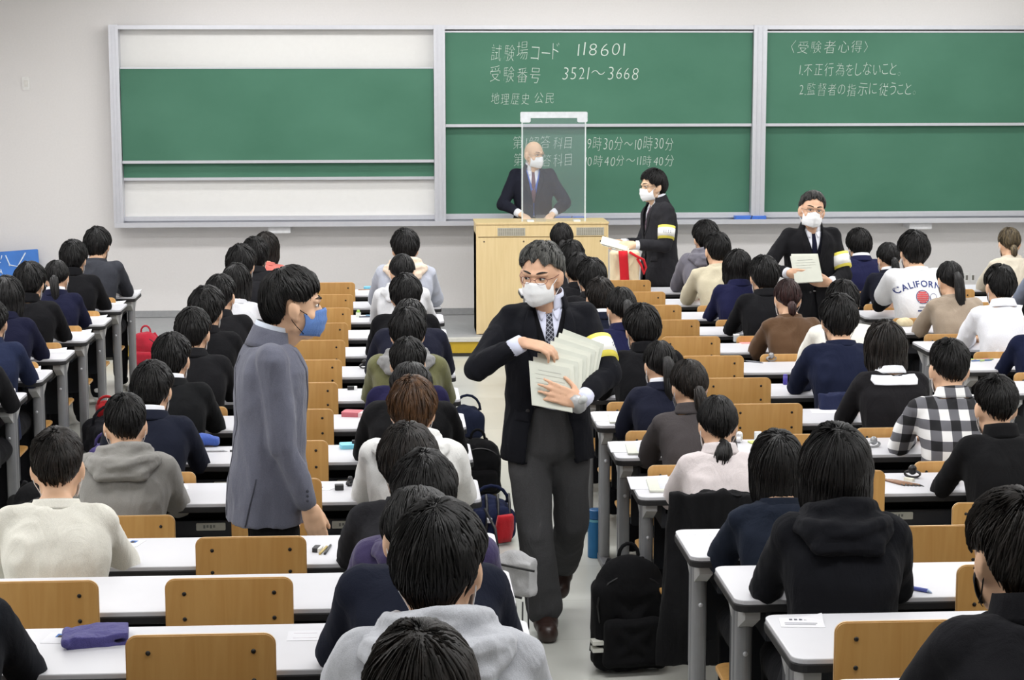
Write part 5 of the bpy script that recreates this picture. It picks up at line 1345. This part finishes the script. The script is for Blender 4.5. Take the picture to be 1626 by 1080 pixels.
# folded towel
tw = MB(); n = 9
for k in range(2):
    tw.sheet([[(.155 * (u - .5) + .012 * v, .115 * (v - .5), .012 + .022 * k - .010 * (1 - min(1, 8 * u)) * (1 if k else -.5) + .003 * math.sin(7 * u + 3 * v + k)) for u in np.linspace(0, 1, n)] for v in np.linspace(0, 1, n)], (0, 0, -.016))
tw.cone((-.078, -.055, .021), (-.066, .05, .021), .013, .013)
o = put('towel', skin_over(tw, 'towel', .004, 3, .003, 2, (30, 30, 30)), cloth('towel_purple', (76, 72, 128), weave=600, vary=.25, fold=.8), None, Matrix.Translation((-.765, 4.705, RZ_(13) - .004)) @ Matrix.Rotation(R(14), 4, 'Z')); tag(o, 'folded purple hand towel on the thirteenth desk at lower left', 'towel')
def stick(name, label, cat, x, y, r, L, rz, rgb, rad=.0042, tip=None, group=None):
    t = empty(name, (x, y, RZ_(r) + rad), R(rz)); tag(t, label, cat, group)
    put('barrel', MB().tube([(-L / 2, 0, 0), (L * .36, 0, 0)], rad, 10).mesh('barrel', True), plain('stick_%d_%d_%d' % rgb, rgb, .35), t)
    put('tip', MB().tube([(L * .36, 0, 0), (L / 2, 0, -rad * .7)], [rad, rad * .25], 10).mesh('tip', True), plain('tip_%d' % (tip or rgb)[0], tip or rgb, .4), t)
    return t
def block(name, label, cat, x, y, r, w, d, h, rz, rgb, sleeve=None, rough=.5):
    t = empty(name, (x, y, RZ_(r)), R(rz)); tag(t, label, cat)
    put('body', MB().rbox(-w / 2, w / 2, -d / 2, d / 2, 0, h, min(w, d) * .15, 2, 3).bevel('body', min(w, h) * .08), plain('blk_%d_%d_%d' % rgb, rgb, rough), t)
    if sleeve: put('sleeve', MB().rbox(-w * .52, w * .20, -d * .53, d * .53, -.0002, h * 1.04, min(w, d) * .15, 2, 3).mesh('sleeve'), plain('slv_%d_%d_%d' % sleeve, sleeve, .5), t)
    return t
def watch(label, x, y, r, rz, strap, face, s=1.0):
    t = empty('wristwatch', (x, y, RZ_(r)), R(rz), s); tag(t, label, 'watch')
    ring = [(.030 * math.cos(a), 0, .015 + .013 * math.sin(a)) for a in np.linspace(R(60), R(420), 20)]
    q = MB()
    rows = [[(p[0], dy, p[2]) for dy in (-.009, .009)] for p in ring]
    q.tube([(p[0], 0, p[2]) for p in ring], .0035, 6); q.tube([(p[0], .007, p[2]) for p in ring], .0035, 6); q.tube([(p[0], -.007, p[2]) for p in ring], .0035, 6)
    st = put('strap', skin_over(q, 'strap', .0022, 2), plain('wstrap_%d' % strap[0], strap, .45), t)
    q = MB(); q.cone((0, 0, .028), (0, 0, .034), .0165, .0165, n=20, squash=((0, 0, 1), .35)); put('case', q.mesh('case', True), plain('wcase_%d' % strap[0], strap, .3, .4), t)
    q = MB(); q.ell((0, 0, .0355), (.0125, .0125, .003)); put('dial', q.mesh('dial', True), plain('wdial_%d' % face[0], face, .3), t)
    return t
# things left of the centre aisle
stick('pencil', 'pencil on the front desk beside the pale blue-grey top', 'pencil', -.20, 14.62, 1, .15, 12, (150, 110, 70))
block('tissue_pack', 'light blue pack on the front desk beside the pale blue-grey top', 'pack', -.175, 14.72, 1, .11, .07, .016, -6, (120, 196, 226))
sheet_on('answer_sheet', 'exam sheet on the front desk beside the light blue pack', 'paper', -.26, 14.56, 1, .15, .20, 4, .002)
gl = empty('glue_bottle', (-.245, 13.02, RZ_(3))); tag(gl, 'small white bottle with green cap on the third desk', 'bottle')
put('body', MB().rbox(-.017, .017, -.017, .017, 0, .032, .0165, 2).mesh('body'), plain('bottle_white', (226, 232, 220), .4), gl); put('cap', MB().tube([(0, 0, .032), (0, 0, .05)], [.015, .007], 14).mesh('cap', True), plain('cap_green', (150, 196, 90), .4), gl)
stick('pen', 'dark pen lying beside the green-capped bottle', 'pen', -.17, 13.00, 3, .14, 8, (50, 60, 80)); stick('pen', 'light blue pen behind the dark pen, third desk', 'pen', -.13, 13.06, 3, .13, -12, (120, 168, 200))
watch('black watch on the fifth desk beside the olive jacket', -.17, 11.45, 5, 30, (30, 30, 32), (60, 60, 64)) if 0 else watch('black watch on the sixth desk beside the olive jacket', -.17, 10.74, 6, 30, (30, 30, 32), (60, 60, 64))
block('eraser', 'black-sleeved eraser on the seventh desk left of the purple-navy jacket', 'eraser', -.225, 10.01, 7, .05, .022, .018, 5, (232, 232, 232), (34, 34, 36))
block('tissue_pack', 'pink and white tissue pack on the eighth desk', 'pack', -.19, 9.24, 8, .13, .085, .022, -14, (232, 204, 206), (190, 100, 110))
block('tissue_pack', 'light blue patterned pack on the ninth desk beside the brown-haired person', 'pack', -.20, 8.44, 9, .10, .075, .02, 8, (126, 202, 222))
block('eraser', 'small black item lying on the light blue patterned pack', 'eraser', -.175, 8.44, 9, .04, .025, .014, 0, (36, 38, 44)).location.z += .0205
block('eraser', 'small black cube on the tenth desk beside the watch', 'eraser', -.229, 7.575, 10, .036, .032, .022, 4, (28, 28, 30))
watch('black-strapped watch with white dial on the tenth desk', -.185, 7.65, 10, 60, (32, 32, 34), (214, 214, 210), .8)
stick('pen', 'black pen nearest the white-hooded sleeve, tenth desk', 'pen', -.125, 7.69, 10, .13, 4, (34, 34, 38)); stick('pencil', 'grey mechanical pencil beside the black pen, tenth desk', 'pencil', -.13, 7.655, 10, .14, 8, (120, 120, 124))
id_card('tiny upright card near the black cube, tenth desk', -.296, 7.61, 10, 60)
pc = soft_bag('pencil_case', 'blue pencil case on the ninth desk beside the navy suit', 'pencil case', (-.86, 8.52, RZ_(9)), R(4), .13, .07, .045, (66, 92, 168))
stick('pen', 'silver pen by the blue pencil case', 'pen', -.82, 8.385, 9, .14, 3, (176, 178, 182)); stick('pen', 'black pen right of the silver pen by the blue pencil case', 'pen', -.68, 8.38, 9, .12, -4, (44, 44, 48))
block('eraser', 'white eraser in a clear case on the eleventh desk', 'eraser', -.262, 6.20, 11, .028, .045, .014, -12, (232, 232, 230), (40, 40, 44))
stick('pencil', 'yellow pencil left one beside the white eraser, eleventh desk', 'pencil', -.242, 6.20, 11, .11, 78, (200, 178, 110)); stick('pencil', 'dark pencil right one beside the white eraser, eleventh desk', 'pencil', -.228, 6.21, 11, .13, 82, (56, 56, 60))
ph = block('phone', 'white-rimmed flat case on the desk at the bottom left corner', 'case', -.80, 4.01, 14, .10, .05, .01, -2, (232, 234, 238)); ph.location.z = RZ_(14)
# things right of the centre aisle
cp = empty('eraser_cup', (2.15, 11.66, RZ_(5))); tag(cp, 'small clear cube on the fifth desk left of the brown sweater', 'cup')
put('body', MB().rbox(-.017, .017, -.017, .017, 0, .038, .004, 2).mesh('body'), plain('cup_clear', (206, 212, 216), .2), cp); put('lid', MB().rbox(-.018, .018, -.018, .018, .038, .046, .004, 2).mesh('lid'), plain('lid_white', (238, 238, 240), .4), cp)
sheet_on('answer_sheet', 'red-printed paper beside the small clear cube', 'paper', 2.21, 11.60, 5, .10, .10, 6, .001, plain('paper_redprint', (226, 150, 146), .8))
stick('pen', 'black pen on the sixth desk left of the ivory sweater', 'pen', 2.07, 10.83, 6, .12, -24, (36, 36, 40)); stick('pen', 'grey pen beside the black pen, sixth desk', 'pen', 2.10, 10.80, 6, .12, -40, (110, 112, 120))
watch('silver watch on the sixth desk by the brown sweater', 2.21, 10.85, 6, 20, (150, 150, 152), (210, 210, 206))
gs = empty('glue_stick', (2.12, 10.02, RZ_(7))); tag(gs, 'upright violet-blue glue stick on the seventh desk', 'glue stick')
put('body', MB().tube([(0, 0, 0), (0, 0, .048)], .0125, 16).mesh('body', True), plain('stick_violet', (62, 52, 150), .4), gs); put('cap', MB().tube([(0, 0, .048), (0, 0, .056)], [.0115, .010], 16).mesh('cap', True), plain('cap_violet', (82, 72, 170), .4), gs)
watch('white watch on the ninth desk beside the pale pink top', 1.58, 8.45, 9, 70, (222, 222, 224), (238, 238, 236))
block('note_pad', 'yellow-green pad under the white eraser on the ninth desk', 'pad', 1.645, 8.43, 9, .05, .05, .006, 10, (198, 206, 120))
block('eraser', 'white square eraser standing behind the yellow-green pad', 'eraser', 1.672, 8.48, 9, .032, .018, .042, 6, (232, 236, 242))
watch('steel watch on the ninth desk left of the checked shirt', 2.165, 8.29, 9, 15, (152, 154, 156), (206, 206, 204))
for k in range(6): stick('pencil', '%s of six brown pencils in a row beside the black watch' % ['leftmost', 'second from the left', 'third from the left', 'third from the right', 'second from the right', 'rightmost'][k], 'pencil', 2.055 + .013 * k, 7.55 - .004 * k, 10, .15, -62 + 2 * k, ((160, 118, 84) if k % 2 else (120, 84, 62)), .0036, (40, 38, 36), 'row of pencils')
watch('black watch on the tenth desk beside the black standing-collar uniform', 2.165, 7.645, 10, -30, (30, 32, 36), (54, 58, 64), 1.1)
block('eraser', 'cream eraser between the pencils and the black watch', 'eraser', 2.135, 7.585, 10, .045, .02, .012, -50, (226, 222, 206))
stick('pen', 'blue pen on the twelfth desk beside the black hoodie', 'pen', 1.52, 5.29, 12, .10, -42, (84, 96, 176), .006, (170, 190, 220))
for k in range(5): stick('marker_pen', '%s pen among the coloured pens in the rightmost block' % ['green', 'yellow', 'blue', 'pink', 'light green'][k], 'pen', 3.40 + .02 * k, 10.80 - .02 * (k % 3), 6, .13, -20 + 14 * k, [(110, 160, 90), (214, 204, 110), (96, 130, 180), (206, 130, 150), (170, 196, 120)][k], .0045, None, 'coloured pens')
fg = soft_bag('pencil_case', 'crumpled cream pouch in front of the lettered t-shirt', 'pouch', (3.40, 12.30, RZ_(4)), R(20), .09, .07, .04, (214, 200, 164))
# chalk tray and corner panel
for x0, lb in ((3.17, 'blue chalk eraser case on the tray between the centre and right boards'), (1.50, 'blue case on the tray behind the acrylic screen')):
    t = empty('eraser_case', (x0 + .13, 17.30, 1.023)); tag(t, lb, 'case')
    put('body', MB().rbox(-.145, .145, -.05, .05, 0, .052, .012, 2).bevel('body', .004), plain('case_blue', (70, 116, 206), .4), t)
    put('band', MB().tube([(-.01, -.053, 0), (.01, -.053, .054), (.015, .0, .054)], .004, 6).mesh('band', True), plain('strap_black', (24, 24, 28), .5), t)
bp = empty('display_panel', (-3.62, 17.24, PLZ), 0); tag(bp, 'blue picture panel with white scribbles leaning on the wall at the left edge', 'panel')
bp.rotation_euler = (R(-6), R(-4), 0)
put('panel', MB().rbox(-.45, .45, -.012, .012, 0, .625, .01, 1).mesh('panel'), plain('panel_blue', (62, 122, 204), .5, vary=.12, scale=6), bp)
sq = MB(); rr = random.Random(9)
for k in range(16):
    x, z = rr.uniform(-.3, .40), rr.uniform(.40, .60); a = rr.uniform(0, PI); L = rr.uniform(.01, .05)
    sq.tube([(x, -.0135, z), (x + L * math.cos(a) * .5, -.0135, z + L * .35), (x + L * math.cos(a), -.0135, z + L * math.sin(a))], .004, 6)
sq.tube([(.16, -.0135, .59), (.19, -.0135, .50), (.26, -.0135, .48), (.34, -.0135, .60)], .006, 6)
put('scribbles', sq.mesh('scribbles', True), plain('scribble_white', (226, 236, 246), .6), bp)

# print on the back of the white t-shirt
root, top, _ = PEOPLE[('D', 3, 0 if SEATX['D'][0] < BLK['D'][0] + .6 else 2)]
bv = bvh_of(top.data)
def shirt_print(name, V, F, mat):
    me = bpy.data.meshes.new(name); me.from_pydata(V, [], F)
    lay(me, bv, (0, 1, 0), .003, .8); put(name, me, mat, top)
V, F, w = text_mesh('CALIFORNIA', .055, 0, None, 0, .02, 0, 1.0, 4)
V2 = []
for x, y, z in V:
    a = (x - w / 2) / .30; rad = .30 + z; V2.append((rad * math.sin(a) * 1.0, -.5, .905 - .30 + rad * math.cos(a) + .028))
navyp = plain('print_navy', (48, 60, 118), .7); redp = plain('print_red', (206, 70, 76), .7)
shirt_print('print_lettering', V2, F, navyp)
def ring(cx, cz, r0, r1, n=40): 
    v = [(cx + r * math.cos(2 * PI * k / n), -.5, cz + r * math.sin(2 * PI * k / n)) for r in (r0, r1) for k in range(n)]
    return v, [(k, (k + 1) % n, n + (k + 1) % n, n + k) for k in range(n)]
v, f = ring(-.010, .868, .040, .044); shirt_print('print_ring', v, f, navyp)
v = []; f = []
for k in range(6):
    z0 = .868 - .036 + k * .0122; hw = math.sqrt(max(0, .0385 ** 2 - (z0 + .004 - .868) ** 2)); n0 = len(v)
    for j in range(9): v += [(-.010 - hw + 2 * hw * j / 8, -.5, z0), (-.010 - hw + 2 * hw * j / 8, -.5, z0 + .009)]
    f += [(n0 + 2 * j, n0 + 2 * j + 2, n0 + 2 * j + 3, n0 + 2 * j + 1) for j in range(8)]
shirt_print('print_disc', v, f, redp)
v, f = ring(.062, .868, .020, .0225); n0 = len(v)
v += [(.038, -.5, .873), (.041, -.5, .873), (.041, -.5, .798), (.038, -.5, .798)]; f.append((n0, n0 + 1, n0 + 2, n0 + 3)); shirt_print('print_small_ring', v, f, navyp)
for nm, x0, x1, z0, z1, m in (('print_bar', -.045, .030, .775, .784, navyp), ('print_line', -.025, .020, .757, .766, redp), ('print_line', -.035, .022, .798, .807, plain('print_greyish', (150, 150, 152), .8))):
    v = [];
    for j in range(9): v += [(x0 + (x1 - x0) * j / 8, -.5, z0), (x0 + (x1 - x0) * j / 8, -.5, z1)]
    shirt_print(nm, v, [(2 * j, 2 * j + 2, 2 * j + 3, 2 * j + 1) for j in range(8)], m)
for q in 'LR':
    sl = MB(); Jt = SEATJ[False]; a, b, c = Jt['sh' + q], Jt['el' + q], Jt['wr' + q]; sl.cone(a + (b - a) * .45, b, .053, .049); sl.cone(b, b + (c - b) * .93, .049, .038)
    put('long_sleeve', skin_over(sl, 'long_sleeve', .011, 3, .006, 2), cloth('sleeve_black', (26, 26, 28)), top)
